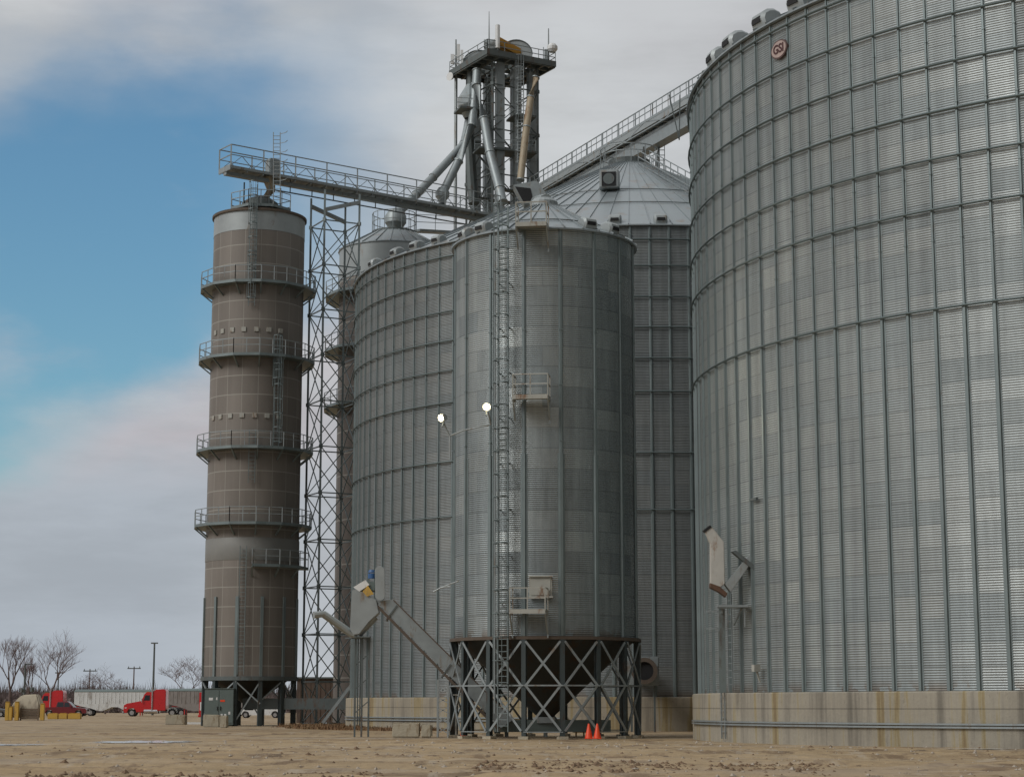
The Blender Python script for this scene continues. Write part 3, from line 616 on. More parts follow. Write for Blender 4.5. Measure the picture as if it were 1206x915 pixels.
for pxx in (766,):
    tt=min([i*.002 for i in range(500)],key=lambda t:abs(px_of(p_+d_*(L_*t))-pxx)); c=p_+d_*(L_*tt); c.z=38.5
    for dx,dy in((-.6,-.6),(.6,-.6),(.6,.6),(-.6,.6)): b.bar(c+Vector((dx,dy,0)),Vector((c.x+dx,c.y+dy,zd-2.1)),.14)
    b.bar(c+Vector((-.6,-.6,1)),Vector((c.x+.6,c.y-.6,zd-2.3)),.09); b.bar(c+Vector((.6,-.6,1)),Vector((c.x-.6,c.y-.6,zd-2.3)),.09)
b.build('support_frame','dark',TC)
b=MB()
Yl=c.y-1
for px_ in(777,783): p=at(px_,206,Yl); b.bar(p,Vector((p.x,p.y,zd-2)),.05)
for yy in range(177,206,6): b.bar(at(777,yy,Yl),at(783,yy,Yl),.05)
b.build('hanging_ladder','dark',TC)
b=MB(); p=at(800,165,137); b.bar(Vector((p.x-.7,p.y,zd-2.1)),p,.08); b.bar(p,Vector((p.x+.1,p.y,zd-2.1)),.08); b.build('hanging_bracket','dark',TC)
# ------------------------------------------------------------ ELEVATOR TOWER
CD=(-.94,175.0); rD=R_(30); zD=at(574,60,170).z; q30=Matrix.Rotation(rD,3,'Z')
TD,legsD=lattice('elevator_tower',CD,3.5,rD+PI/4,3.,4.3,zD-.3,'tall open steel elevator tower topped by a square platform, highest structure in view','elevator tower',leg=.2,br=.08,mat='dark')
b=MB(); W=7.4
b.box((CD[0],CD[1],zD-.2),(W,.2,.35),rD)
for k in range(-3,4):
    b.box(Vector((CD[0],CD[1],zD-.25))+q30@Vector((0,k*1.2,0)),(W,.16,.3),rD); b.box(Vector((CD[0],CD[1],zD-.3))+q30@Vector((k*1.2,0,0)),(.16,W,.3),rD)
for s in(-1,1):
    b.box(Vector((CD[0],CD[1],zD-.05))+q30@Vector((0,s*W/2,0)),(W+.1,.12,.55),rD); b.box(Vector((CD[0],CD[1],zD-.05))+q30@Vector((s*W/2,0,0)),(.12,W+.1,.55),rD)
    b.box(Vector((CD[0],CD[1],zD))+q30@Vector((0,s*2.9,0)),(W,1.5,.06),rD); b.box(Vector((CD[0],CD[1],zD+.01))+q30@Vector((s*2.9,0,0)),(1.5,W,.06),rD)
pf=b.build('top_platform','dark',TD)
b=MB(); cn=[Vector((CD[0],CD[1],zD))+q30@Vector((x*W/2,y*W/2,0)) for x,y in((-1,-1),(1,-1),(1,1),(-1,1),(-1,-1))]; railing(b,cn,1.1,1.8,.06); b.build('railing','galv',pf)
for (y,px0,px1,l) in ((131,538,566,'l'),(180,560,630,'f'),(140,600,628,'r')):
    b=MB(); c=at((px0+px1)/2,y,173.); w=(px1-px0)/12.3; b.box(c,(w,2.2,.18),rD*.6); o=b.build('landing','dark',TD)
    r=MB(); h=[c+Vector(v) for v in((-w/2,-1,0),(w/2,-.6,0),(w/2,1,0))]; railing(r,h,1.0,1.2,.05); r.build('railing','galv',o)
for z in (13,21,29,36,43.5,49):
    b=MB(); 
    for s in(-1,1): b.box(Vector((CD[0],CD[1],z))+q30@Vector((0,s*1.9,0)),(4.9,.9,.1),rD)
    r=MB(); o=b.build('landing','dark',TD)
b=MB(); c=at(613,150,172); ladder(b,Vector((c.x,c.y,1)),Vector((c.x,c.y,zD)),(-.3,-1,0),w=.6,r=.06,cage=True,czs=2); c=at(577,150,176); ladder(b,Vector((c.x,c.y,1)),Vector((c.x,c.y,zD)),(-.3,-1,0),w=.6,r=.06,cage=True,czs=2); b.build('caged_ladder','galv',TD)
# distributor box on left landing
b=MB(); b.lathe(at(553,118,173.5),[(.3,at(553,112,173.5).z+1),(1.1,at(553,116,173.5).z),(1.1,at(553,126,173.5).z),(.5,at(553,134,173.5).z-.5)],12); b.build('distributor','galv',TD)
def elevator(xa,xb,Y,lab,dome):
    T=thing('bucket_elevator',at((xa+xb)/2,180,Y)*Vector((1,1,0)) if False else Vector((at((xa+xb)/2,180,Y).x,Y,0)),lab,'bucket elevator','bucket elevators in the tower')
    for xx in(xa,xb):
        p=at(xx,150,Y); p1=Vector((p.x,Y+(.0 if xx==xa else .8),0)); b=MB(); b.box((p1.x,p1.y,zD/2+.2),(.85,.85,zD-.6+1),R_(20))
        z=3
        while z<zD: b.box((p1.x,p1.y,z),(.97,.97,.1),R_(20)); z+=2.6
        b.build('trunking','galv',T)
    x0,x1=at(xa,150,Y).x,at(xb,150,Y).x; xc=(x0+x1)/2; r=(x1-x0)/2+(.75 if dome else .95); xc-=.75 if dome else .3; b=MB(); n=16; prof=[(xc-r,zD+.5)]+[(xc+r*math.cos(PI-PI*k/n),zD+1.0+r*.92*math.sin(PI-PI*k/n)) for k in range(n+1)]+[(xc+r,zD+.5)]
    b.prism(prof,Y-.65,Y+1.2); hd=b.build('head_housing','galvlight',T,smooth=True)
    b=MB()
    for k in range(1,n,3): a=PI*k/n; b.bar((xc+r*1.01*math.cos(a),Y-.7,zD+1.0+r*.93*math.sin(a)),(xc+r*1.01*math.cos(a),Y+1.25,zD+1.0+r*.93*math.sin(a)),.07)
    for k in range(n): 
        a=PI*k/n; a2=PI*(k+1)/n; b.bar((xc+r*1.0*math.cos(a),Y-.68,zD+1.0+r*.92*math.sin(a)),(xc+r*1.0*math.cos(a2),Y-.68,zD+1.0+r*.92*math.sin(a2)),.09)
    b.build('head_flange','dark',hd)
    b=MB(); b.box((xc,Y+.3,1),(x1-x0+1.4,1.6,2)); b.build('boot','galv',T,bev=.1)
    return T,xc,r
E2,xc2,r2=elevator(607.5,627,174.5,'right bucket elevator of the tower, with the silver domed head fully visible',1)
E1,xc1,r1_=elevator(560,575,177.5,'left bucket elevator of the tower, domed head partly behind the platform corner',0)
b=MB(); b.box((0,0,0),(.9,.9,.9)); 
for px_ in (588.5,):
    p=at(px_,150,172.4); b=MB(); b.box((p.x,p.y,zD/2),(.75,.7,zD-.8),R_(20)); z=4
    while z<zD-1: b.box((p.x,p.y,z),(.86,.82,.1),R_(20)); z+=2.6
    o=b.build('vertical_spout','galv',loc=(p.x,p.y,0)); tag(o,'broad pale vertical square duct in the middle front of the elevator tower','duct')
b=MB(); b.bar(at(582,49,171.5),at(613,66,172.5),1.0,1.1); gd=b.build('belt_guard','amber',loc=at(598,57,172),bev=.25,smooth=True); tag(gd,'amber yellow slanting drive guard on top of the elevator tower','drive guard')
b=MB(); p=at(580,56,171); b.tube([p+Vector((-.8,0,.3)),p+Vector((.5,0,.3))],.45,12); b.box(p+Vector((0,0,-.15)),(1.4,.9,.25)); o=b.build('drive_motor','galvlight',loc=p,smooth=True); tag(o,'grey drive motor at the upper end of the amber guard on the tower platform','motor')
def spout(pts,r,mat,lab,ball=None,n=12):
    T=thing('grain_spout',Vector(pts[0]),lab,'spout','downspouts of the elevator tower'); b=MB(); b.tube(pts,r,n); pp=b.build('pipe',mat,T,smooth=True)
    P0=[Vector(p) for p in pts]
    for a_,c_ in zip(P0,P0[1:]):
        L=(c_-a_).length; m=max(1,int(L/3.2)); d=(c_-a_).normalized(); rr=r if not isinstance(r,(list,tuple)) else r[0]
        for i in range(m+1): p=a_.lerp(c_,i/m); b=MB(); b.tube([p-d*.05,p+d*.05],rr*1.16,n); b.build('flange','galv',pp)
    if ball: 
        c,br=ball; b=MB(); c=Vector(c); b.lathe(c,[(.05,c.z+br*1.0),(br*.6,c.z+br*.8),(br,c.z+br*.2),(br,c.z-br*.5),(br*.6,c.z-br*1.0),(br*.55,c.z-br*1.5)],14); b.build('dead_head_box',mat,T,smooth=True)
    return T
spout([at(562,84,173),at(561,101,172.5),at(570,140,171.5),at(577,180,170.5),at(588,222,168.8),at(592,238,168)],.42,'galv','pale round downspout slanting down the left front of the elevator tower')
spout([at(631,92,172),at(625,115,171.5),at(620,150,170.8),at(613,212,169.5)],.33,'tan','tan coloured downspout slanting down the right front of the elevator tower')
spout([at(560,100,173),at(556,148,172),at(540,190,171.5),at(523,224,170.5)],.40,'galv','shorter of the two grey downspouts leaning out to the left of the tower',ball=(at(521,228,170.5),.65))
spout([at(554,135,174),at(546,170,173),at(510,209,170),at(470,250,166)],.38,'galv','longest grey downspout reaching left from the elevator tower to the roof behind the lattice tower',ball=(at(466,257,165.3),.95))
b=MB(); b.tube([at(556,84,175),at(556,128,175),at(552,150,175),at(558,240,174)],.5,10); o=b.build('rear_duct','dark',loc=at(556,84,175),smooth=True); tag(o,'dark round duct down the left rear of the elevator tower','duct')
# antennas
def ant(pts,r,lab,extra=None,cat='antenna'):
    T=thing('antenna',Vector(pts[0]),lab,cat); b=MB(); b.tube(pts,r,6); b.build('mast','galvlight',T)
    if extra:
        e=MB(); extra(e); e.build('panel','white',T)
ant([at(576,62,170.2),at(576,40,170.2),at(576,14,170.2)],[.08,.06,.03],'thin tall whip antenna at the near corner of the tower platform')
ant([at(586,62,170.6),at(586,44,170.6)],.09,'short thick white antenna just right of the tall whip on the platform',lambda e:e.tube([at(586,57,170.5),at(586,30,170.5)],.22,8))
ant([at(646,80,173.9),at(646,34,173.9)],[.1,.05],'whip antenna at the right corner of the tower platform')
ant([at(537,92,176.5),at(537,47,176.5)],[.12,.07],'antenna mast with small panels at the left corner of the tower platform',lambda e:[e.box(at(540,62,176.2),(.3,.2,1.6)),e.box(at(544,70,176.2),(.25,.2,1.8)),e.box(at(533,70,176.2),(.35,.3,.9)),e.bar(at(533,66,176.2),at(546,66,176.2),.08),e.bar(at(537,76,176.2),at(546,76,176.2),.08)])
b=MB(); p=at(537,92,176.6); b.tube([p,Vector((p.x,p.y,0))],.16,8); o=b.build('antenna_pole','galvlight',loc=(p.x,p.y,0)); tag(o,'pale thin pole running the full height along the left side of the elevator tower','pole')
T=thing('radio_dish',at(649,66,173.8),'round white radio dish at the right corner of the tower platform','dish')
b=MB(); p=at(650.5,57,173.6); b.lathe(p,[(.05,p.z-.42),(.3,p.z-.4),(.5,p.z-.15),(.5,p.z+.15),(.3,p.z+.4),(.05,p.z+.45)],16); b.build('dish','white',T,smooth=True)
b=MB(); b.bar(at(646,60,173.9),p,.1); b.box(at(643,66,173.7),(.3,.3,1.2)); b.bar(at(640,70,173.8),at(647,70,173.8),.08); b.bar(at(640,78,173.8),at(640,56,173.8),.08); b.build('mount','galv',T)
T=thing('radio_dish',at(536,88,176),'small round dish low on the left corner of the tower platform','dish')
b=MB(); p=at(534,92,176); b.tube([p+Vector((-.1,-.1,0)),p+Vector((-.35,-.4,0))],[.2,.42],12); b.build('dish','white',T,smooth=True); b=MB(); b.bar(p,at(537,92,176.5),.09); b.build('mount','galv',T)
# roof walkway from T2 to the elevator tower
b=MB(); railing(b,[at(490,272,165),at(535,274,168),at(560,276,171)],1.5,2.4,.05); b.bar(at(490,272,165),at(560,276,171),1.0,.2); o=b.build('roof_walkway','galv',loc=at(490,272,165)); tag(o,'low railed walkway just above the far left roof, left of the elevator tower','walkway')
# ------------------------------------------------------------ INCLINED CONVEYOR (centre left)
YI=98.6; T=thing('inclined_conveyor',Vector((at(600,860,99).x,98,0)),'grey inclined conveyor rising left from the hopper bin to a hood with a blue motor','conveyor')
def q4(b,pts,y0,y1):
    n=len(pts); A=[at(x,y,YI)+Vector((0,y0,0)) for x,y in pts]+[at(x,y,YI)+Vector((0,y1,0)) for x,y in pts]
    b.add(A,[tuple(range(n)),tuple(range(n,2*n))[::-1]]+[(i,(i+1)%n,(i+1)%n+n,i+n) for i in range(n)])
b=MB(); q4(b,[(444,709),(463,706),(604,847),(590,857)],-.38,.38); hs=b.build('housing','galv',T)
b=MB()
for (x0,y0,x1,y1) in((455,731,468,713),(520,798,531,782)):
    b.bar(at(x0,y0,YI),at(x1,y1,YI),.88,.07)
b.build('joint_flange','dark',hs)
b=MB(); b.bar(at(443,712,YI)+Vector((0,-.4,0)),at(589,860,YI)+Vector((0,-.4,0)),.06,.14); b.bar(at(464,707,YI)+Vector((0,-.4,0)),at(604,846,YI)+Vector((0,-.4,0)),.05,.06); b.build('edge_angle','rustedge',hs)
b=MB(); q4(b,[(415.5,695),(422,694),(444,707),(447,722),(436,732),(424,747),(417,748),(413,741)],-.48,.48); b.build('discharge_hood','galvlight',T,bev=.03)
b=MB(); q4(b,[(417,692),(431,683.5),(436,689),(424,697)],-.5,.5); b.build('inspection_lid','white',T)
b=MB(); q4(b,[(434,690),(441,700),(433,703),(428,697)],-.55,-.47); b.build('warning_plate','yellow',T)
b=MB(); b.box(at(434.5,691,YI),(.75,.8,.5)); b.build('gearbox','cabinet',T,bev=.05)
b=MB(); b.tube([at(438,674,YI)+Vector((-.0,0,-.05)),at(438,681,YI)],[.2,.2],12); b.tube([at(438,671,YI),at(438,674,YI)],[.15,.2],12); b.build('motor','blue',T,smooth=True)
b=MB(); pts=[]
for k in range(9): a=PI*k/8; pts.append((448+5.6*math.cos(a),673-5.6*math.sin(a)))
for k in range(9): a=PI+PI*k/8; pts.append((448.5+5.6*math.cos(a),702-5.6*math.sin(a)))
q4(b,pts,-.62,-.40); b.build('belt_guard','galvlight',T)
b=MB(); b.tube([at(420,746,YI),at(414,746,YI),at(381,723,YI-.6),at(369.5,724,YI-.8)],[.24,.2,.19,.19],10); b.build('side_spout','galvlight',T,smooth=True)
b=MB(); b.tube([at(421,746,YI),at(441,725,YI)],.26,10); b.build('return_spout','galvlight',T,smooth=True)
b=MB(); b.bar(at(418,750,YI),at(436,750,YI),.8,.06); 
for x in(419,427,435): b.bar(at(x,751,YI+.3),Vector((at(x,751,YI+.3).x,YI+.3,0)),.09)
for z in(1.2,2.4,3.6): b.bar((at(419,751,YI+.3).x,YI+.3,z),(at(435,751,YI+.3).x,YI+.3,z+.6),.05)
b.build('head_support','dark',T)
b=MB(); 
for x in(516,528):
    for yy in(-.5,.5): p=at(x,800 if x<520 else 806,YI); b.bar(Vector((p.x,YI+yy,p.z)),Vector((p.x,YI+yy,0)),.08)
x0,x1=at(516,830,YI).x,at(528,830,YI).x
for i in range(5): b.bar((x0,YI-.5,.2+i*.5),(x1,YI-.5,.5+i*.5),.045); b.bar((x1,YI-.5,.2+i*.5),(x0,YI-.5,.5+i*.5),.045)
b.build('foot_frame','galvlight',T)
b=MB(); b.bar(at(533,818,YI),at(548,818,YI),.7,.06); 
for x in(537,): b.bar(at(x,818,YI),Vector((at(x,818,YI).x,YI,0)),.07)
b.build('small_table','cream',T)
# ------------------------------------------------------------ unloading chute on A
ac=angle_px(CA,RA+.7,8,860); Yc=rim(CA,RA+.9,ac).y
T=thing('unloading_chute',rim(CA,RA+.9,ac,6.4),'rust streaked white elbow chute with grey diagonal arm on the nearest bin','chute')
def q5(b,pts,y0,y1):
    n=len(pts); A=[at(x,y,Yc)+Vector((0,y0,0)) for x,y in pts]+[at(x,y,Yc)+Vector((0,y1,0)) for x,y in pts]
    b.add(A,[tuple(range(n)),tuple(range(n,2*n))[::-1]]+[(i,(i+1)%n,(i+1)%n+n,i+n) for i in range(n)])
b=MB(); q5(b,[(829.5,624),(837,620),(852,639),(853,688),(846,693),(836.5,690),(836.5,640)],-.3,.3); b.build('elbow_chute','rusty',T,bev=.03)
b=MB(); q5(b,[(828,624.5),(835.5,619),(837.5,621.5),(830,627)],-.33,.33); b.build('chute_mouth','black',T)
b=MB(); q5(b,[(836,687),(847,691),(856,699),(854,703),(846,697),(836,692)],-.32,.32); b.build('bottom_flange','rust',T)
b=MB(); q5(b,[(853,688),(886.5,648),(893,650),(860,697.5)],-.28,.28); b.build('diagonal_arm','galvlight',T,bev=.02)
b=MB(); q5(b,[(861,650),(865,648.5),(889,667.5),(886.5,672)],-.4,.1); b.build('slide_gate','dark',T)
b=MB(); q5(b,[(884,647),(893,645.5),(894,650),(888,651)],-.3,.3); b.build('arm_cap','white',T)
b=MB(); b.box(at(862,714,Yc),(1.35,1.0,.1)); b.bar(at(846,716,Yc),at(846,780,Yc),.1) if False else None
for x in(850,): b.bar(at(x,716,Yc),Vector((at(x,716,Yc).x,Yc,at(x,722,Yc).z)),.1)
for yy in(720,740): b.bar(at(832,yy,Yc-.3),at(846,yy,Yc-.3),.06)
b.bar(at(846,716,Yc-.3),at(846,742,Yc-.3),.06); b.bar(at(877,714,Yc-.3),at(877,738,Yc-.3),.05)
b.bar(at(874,716,Yc-.2),at(864,736,Yc+.4),.07); b.build('service_platform','galv',T)
b=MB(); b.bar(at(849.5,717,Yc+.1),Vector((at(849.5,717,Yc+.1).x,Yc+.1,2.15)),.30,.1); b.build('upright','stiff',T)
# a small bracket light on A's wall
a=angle_px(CA,RA+.2,2.6,893); b=MB(); p=rim(CA,RA+.3,a,3.2); b.box(p,(.3,.25,.3),a); b.bar(p,rim(CA,RA+.1,a,2.6),.07); b.build('level_sensor','cream',binA)
a=angle_px(CA,RA+.1,10,887); b=MB(); b.box(rim(CA,RA+.05,a,at(887,588,rim(CA,RA,a).y).z),(.12,.6,.1),a); b.build('wall_bracket','dark',binA)
# fan on bin B behind the hopper bin
T=thing('aeration_fan',Vector((at(757,790,117.5).x,117.5,0)),'square grey aeration fan with a rusty round inlet, just right of the hopper bin legs','fan')
c=at(757,790,117.5); b=MB(); b.box(c,(1.9,.9,1.75)); b.build('housing','galv',T,bev=.05)
b=MB(); n=24
b.tube([c+Vector((.05,-.45,0)),c+Vector((.05,-.75,0))],[.72,.8],24,cap=False); b.tube([c+Vector((.05,-.75,0)),c+Vector((.05,-.75-.01,0))],[.8,.55],24,cap=False); b.build('inlet_ring','rustedge',T)
b=MB(); b.tube([c+Vector((.05,-.46,0)),c+Vector((.05,-.6,0))],.6,24); b.build('inlet','black',T)
b=MB(); 
for s in(-.7,.7): b.bar(c+Vector((s,0,-.8)),Vector((c.x+s,c.y,0)),.12)
b.bar(c+Vector((0,0,0)),Vector((c.x,121.,c.z)),.9,.9); b.build('stand','dark',T)
# ------------------------------------------------------------ small things near the bins
def cone_(x,y,lab):
    P=at(x,y,1.6*F/(y-HZ)); P.z=0; T=thing('traffic_cone',P,lab,'traffic cone','orange traffic cones around the hopper bin')
    b=MB(); b.lathe(P,[(.19,.03),(.045,.70),(.03,.72),(.01,.72)],20); b.build('cone','orange',T,smooth=True)
    b=MB(); b.box(P+Vector((0,0,.015)),(.40,.40,.04)); b.build('base','orange',T,bev=.01)
cone_(693.5,868.4,'left one of the two orange cones standing together by the hopper bin')
cone_(703.5,868.4,'right one of the two orange cones standing together by the hopper bin')
cone_(546,866.5,'single orange cone between the left legs of the hopper bin')
b=MB(); p=at(683,855,100.5); b.box(p-Vector((0,0,.1)),(.75,.5,.42)); b.box(p+Vector((0,0,.13)),(.79,.54,.05)); b.bar(p+Vector((-.2,0,-.3)),Vector((p.x-.2,p.y,0)),.08);b.bar(p+Vector((.2,0,-.3)),Vector((p.x+.2,p.y,0)),.08); o=b.build('junction_box','yellow',loc=(p.x,p.y,0)); tag(o,'yellow box on short posts under the hopper bin near the pair of cones','box')
T=thing('hopper_discharge',Vector((CH[0],CH[1],0)),'grey low discharge conveyor lying on the ground beneath the hopper bin cone','conveyor')
b=MB(); b.bar((CH[0]-2.6,CH[1]-.3,.55),(CH[0]+3.3,CH[1]+.6,.55),.8,.6); b.build('trough','cabinet',T)
b=MB(); b.box((CH[0],CH[1],.85),(.9,.9,.3)); b.build('inlet','galv',T)
b=MB(); 
for s in(-2,0,2.4): b.bb(CH[0]+s-.1,CH[0]+s+.1,CH[1]-.4,CH[1]+.5,0,.26)
b.build('skid','dark',T)
def rough_block(x0,x1,yt,yb,dep,lab,mat='block',group='loose concrete blocks',name='concrete_block',hf=1.):
    Y=1.6*F/(yb-HZ); p0=at(x0,yb,Y); p1=at(x1,yb,Y); h=(yb-yt)*Y/F*hf; b=MB()
    bm=bmesh.new(); bmesh.ops.create_grid(bm,x_segments=1,y_segments=1,size=1); bm.free()
    b.bb(p0.x,p1.x,Y,Y+dep,-.02,h); o=b.build(name,mat,loc=((p0.x+p1.x)/2,Y+dep/2,0),bev=.05)
    for v in o.data.vertices: v.co+=Vector(((rnd.random()-.5)*.05,(rnd.random()-.5)*.05,(rnd.random()-.5)*.05*(v.co.z>.1)))
    return tag(o,lab,'concrete block',group)
rough_block(462,494,850.5,866.5,.9,'pale yellowish concrete block lying in front of the wide bin foundation')
rough_block(496,508,852,866.5,.9,'small darker concrete lump at the right end of the pale block',hf=1)
rough_block(194.5,218,841,852.5,1.0,'weathered concrete block beside the rear wheels of the red semi tractor')
rough_block(239,258,841,855,1.0,'concrete block at the left foot of the grey green cabinet')
rough_block(258.5,267,842,856,.8,'narrow concrete block at the middle foot of the grey green cabinet')
b=MB(); Y=165.; b.bb(at(216,851,Y).x,at(240,851,Y).x,Y,Y+.5,.0,.16); o=b.build('kerb_piece','white',loc=(at(228,851,Y).x,Y,0)); tag(o,'thin white kerb piece lying left of the grey green cabinet','kerb piece')
# electrical cabinet
Y=149.; x0,x1=at(240.5,840,Y).x,at(275,840,Y).x; zt_=at(250,811.,Y).z
T=thing('electrical_cabinet',Vector(((x0+x1)/2,Y,0)),'grey green double door electrical cabinet with paper notices, in front of the brown tower','cabinet')
b=MB(); b.bb(x0,x1,Y,Y+1.3,.1,zt_); b.bb(x0-.05,x1+.05,Y-.06,Y+1.35,zt_,zt_+.06); b.bb(x0+.1,x1-.1,Y+.1,Y+1.2,0,.1); b.build('body','cabinet',T,bev=.02)
xm=(x0+x1)/2
for a_,c_ in((x0+.04,xm-.02),(xm+.02,x1-.04)):
    b=MB(); b.bb(a_,c_,Y-.035,Y-.004,.25,zt_-.1); dr=b.build('door','cabinet',T,bev=.008)
    b=MB(); hx=c_-.1 if a_<xm-.1 and c_<xm else a_+.1; b.bb(hx-.03,hx+.03,Y-.09,Y-.036,1.2,1.5); b.build('handle','black',dr)
b=MB(); 
for (u,v,w,h,) in ((.22,.72,.32,.2),(.42,.73,.1,.2),(.60,.27,.16,.2),(.72,.27,.16,.2),(.86,.33,.14,.22)):
    xx=x0+(x1-x0)*u; zz=.1+(zt_-.1)*v; b.bb(xx-w/2,xx+w/2,Y-.045,Y-.038,zz-h/2,zz+h/2)
b.build('notice','white',T)
b=MB(); xx=x0+(x1-x0)*.62; b.bb(xx-.18,xx+.18,Y-.045,Y-.038,1.85,2.0); b.build('warning_label','orange',T)
b=MB(); b.bb(x1-.75,x1-.45,Y-.02,Y+.0,.4,.55) if False else b.bb(x1-.75,x1-.45,Y-.05,Y-.037,.35,.55); b.build('cable_opening','black',T)
# brown low building behind
Y=176.; T=thing('low_shed',Vector((at(380,840,Y).x,Y,0)),'low brown metal sided shed behind the foot of the lattice tower','shed')
x0,x1=at(349,840,Y).x,at(424,840,Y).x; zt_=at(380,797,Y).z; b=MB(); b.bb(x0,x1,Y,Y+7,0,zt_-.15)
xx=x0+.3
while xx<x1: b.bb(xx,xx+.06,Y-.04,Y,0,zt_-.16); xx+=.45
b.build('wall','brown',T); b=MB(); b.bb(x0-.2,x1+.2,Y-.25,Y+7.2,zt_-.15,zt_); b.build('roof','dark',T)
# ------------------------------------------------------------ GROUND
PUDD=[(110,235,869.6,872.8,3),(-60,70,873.4,875.6,8),(1100,1215,878,880,5),(-40,85,911,917,9)]
PUD=[]
for (x0,x1,y0,y1,sd_) in PUDD:
    Ya=1.6*F/(y1-HZ); Yb=1.6*F/(y0-HZ); Ym=(Ya+Yb)/2; PUD.append(((at(x0,y0,Ym).x+at(x1,y0,Ym).x)/2,Ym,abs(at(x1,y0,Ym).x-at(x0,y0,Ym).x)/2,(Yb-Ya)/2))
def ground():
    xs=list(np.concatenate([[-3000,-1200,-500,-250,-120,-80,-60],np.arange(-48,48.1,.5),[60,80,120,250,500,1200,3000]]))
    ys=list(np.concatenate([[-300,-60,-10,10,25,35],np.arange(40,112,.3),np.arange(112,200,2),np.arange(200,420,10),[450,500,600,800,1200,2000,3500,6000]]))
    vs=[]
    for y in ys:
        for x in xs:
            z=0.
            if 36<y<112 and abs(x)<55:
                n1=noise.noise(Vector((x*.06,y*.22,3))); n2=noise.noise(Vector((x*.3,y*.7,7))); n3=noise.noise(Vector((x*1.1,y*1.6,1)))
                n4=noise.noise(Vector((x*.9,y*3.,5)))
                amp=min(1,max(0,(86-y)/22)); near=max(0,min(1,(64-y)/14)); z=.07*n1*amp+(.045*n2+.045*n3+.03*n4)*(.2+amp)+near*(.02*n3+.03*n4+.03*n2)
                w=max(0.,1-abs(n1)*6); z+=amp*.08*w
                z-=.05+.04*amp
                if y>92: z=min(z,-.005)
                for (px0,py0,pa0,pb0) in PUD:
                    e=((x-px0)/pa0)**2+((y-py0)/pb0)**2
                    if e<1.6: z=min(z,-.045) if e<1.1 else z*.5
            elif y<=36: z=-.05
            vs.append((x,y,z))
    nx=len(xs); fs=[(j*nx+i,j*nx+i+1,(j+1)*nx+i+1,(j+1)*nx+i) for j in range(len(ys)-1) for i in range(nx-1)]
    b=MB(); b.add(vs,fs); o=b.build('ground','dirt',smooth=True); 
    for p in o.data.polygons: p.use_smooth=True
    tag(o,kind='structure')
ground()
def puddle(x0,x1,y0,y1,sd):
    r=random.Random(sd); Ya=1.6*F/(y1-HZ); Yb=1.6*F/(y0-HZ); c=((at(x0,y0,(Ya+Yb)/2).x+at(x1,y0,(Ya+Yb)/2).x)/2,(Ya+Yb)/2); a=abs(at(x1,y0,c[1]).x-at(x0,y0,c[1]).x)/2; bb=(Yb-Ya)/2; vs=[(c[0],c[1],-.025)];n=90
    for k in range(n):
        t=2*PI*k/n; f=.75+.5*noise.noise(Vector((math.cos(t)*2.5+sd,math.sin(t)*2.5,0)))+.2*noise.noise(Vector((math.cos(t)*9+sd,math.sin(t)*9,0))); vs.append((c[0]+a*f*math.cos(t),c[1]+bb*f*math.sin(t),-.025))
    b=MB(); b.add(vs,[(0,k+1,(k+1)%n+1) for k in range(n)]); o=b.build('puddle','water',loc=(c[0],c[1],0)); tag(o,kind='structure')
for a_ in PUDD: puddle(*a_)
def stones(name,n,zone,mat,lab,smin,smax,sd_):
    r=random.Random(sd_); b=MB(); oct_=[(1,0,0),(0,1,0),(-1,0,0),(0,-1,0),(0,0,1),(0,0,-.6)]
    for i in range(n):
        x,y=zone(r); s_=smin+(smax-smin)*r.random()**3; z=GZ(x,y)
        vs=[(x+a*s_*(.6+.8*r.random()),y+b_*s_*(.6+.8*r.random()),z+c*s_*(.4+.5*r.random())) for a,b_,c in oct_]
        b.add(vs,[(0,1,4),(1,2,4),(2,3,4),(3,0,4),(1,0,5),(2,1,5),(3,2,5),(0,3,5)])
    o=b.build(name,mat); tag(o,lab,'gravel' if 'stone' in name else 'dirt clods',kind='stuff')
_g=bpy.data.objects['ground'].data
from mathutils.bvhtree import BVHTree
_bv=BVHTree.FromPolygons([v.co.copy() for v in _g.vertices],[tuple(p.vertices) for p in _g.polygons])
def GZ(x,y):
    h=_bv.ray_cast(Vector((x,y,5)),Vector((0,0,-1))); return h[0].z if h[0] else 0
M['stone']=paint('loose_gravel',(.36,.31,.25),.95,0,.45,6); M['clod']=paint('dark_dirt_clods',(.17,.11,.065),.95,0,.4,4)
stones('loose_stones',1700,lambda r:((r.random()-.5)*46,42+r.random()**1.5*50),'stone','small loose stones scattered over the dirt yard in the foreground',.025,.11,2)
def _cl(r):
    k=r.random()
    if k<.55: y=52+4*r.gauss(0,.5); return (at(560+r.random()*420,880,y).x,y+.8*math.sin(r.random()*6))
    if k<.8: y=46+2*r.gauss(0,.6); return (at(30+r.random()*420,880,y).x,y)
    return ((r.random()-.5)*40,43+r.random()*35)
stones('dirt_clods',1500,_cl,'clod','dark clods of churned dirt along the tyre ruts in the foreground',.03,.13,9)
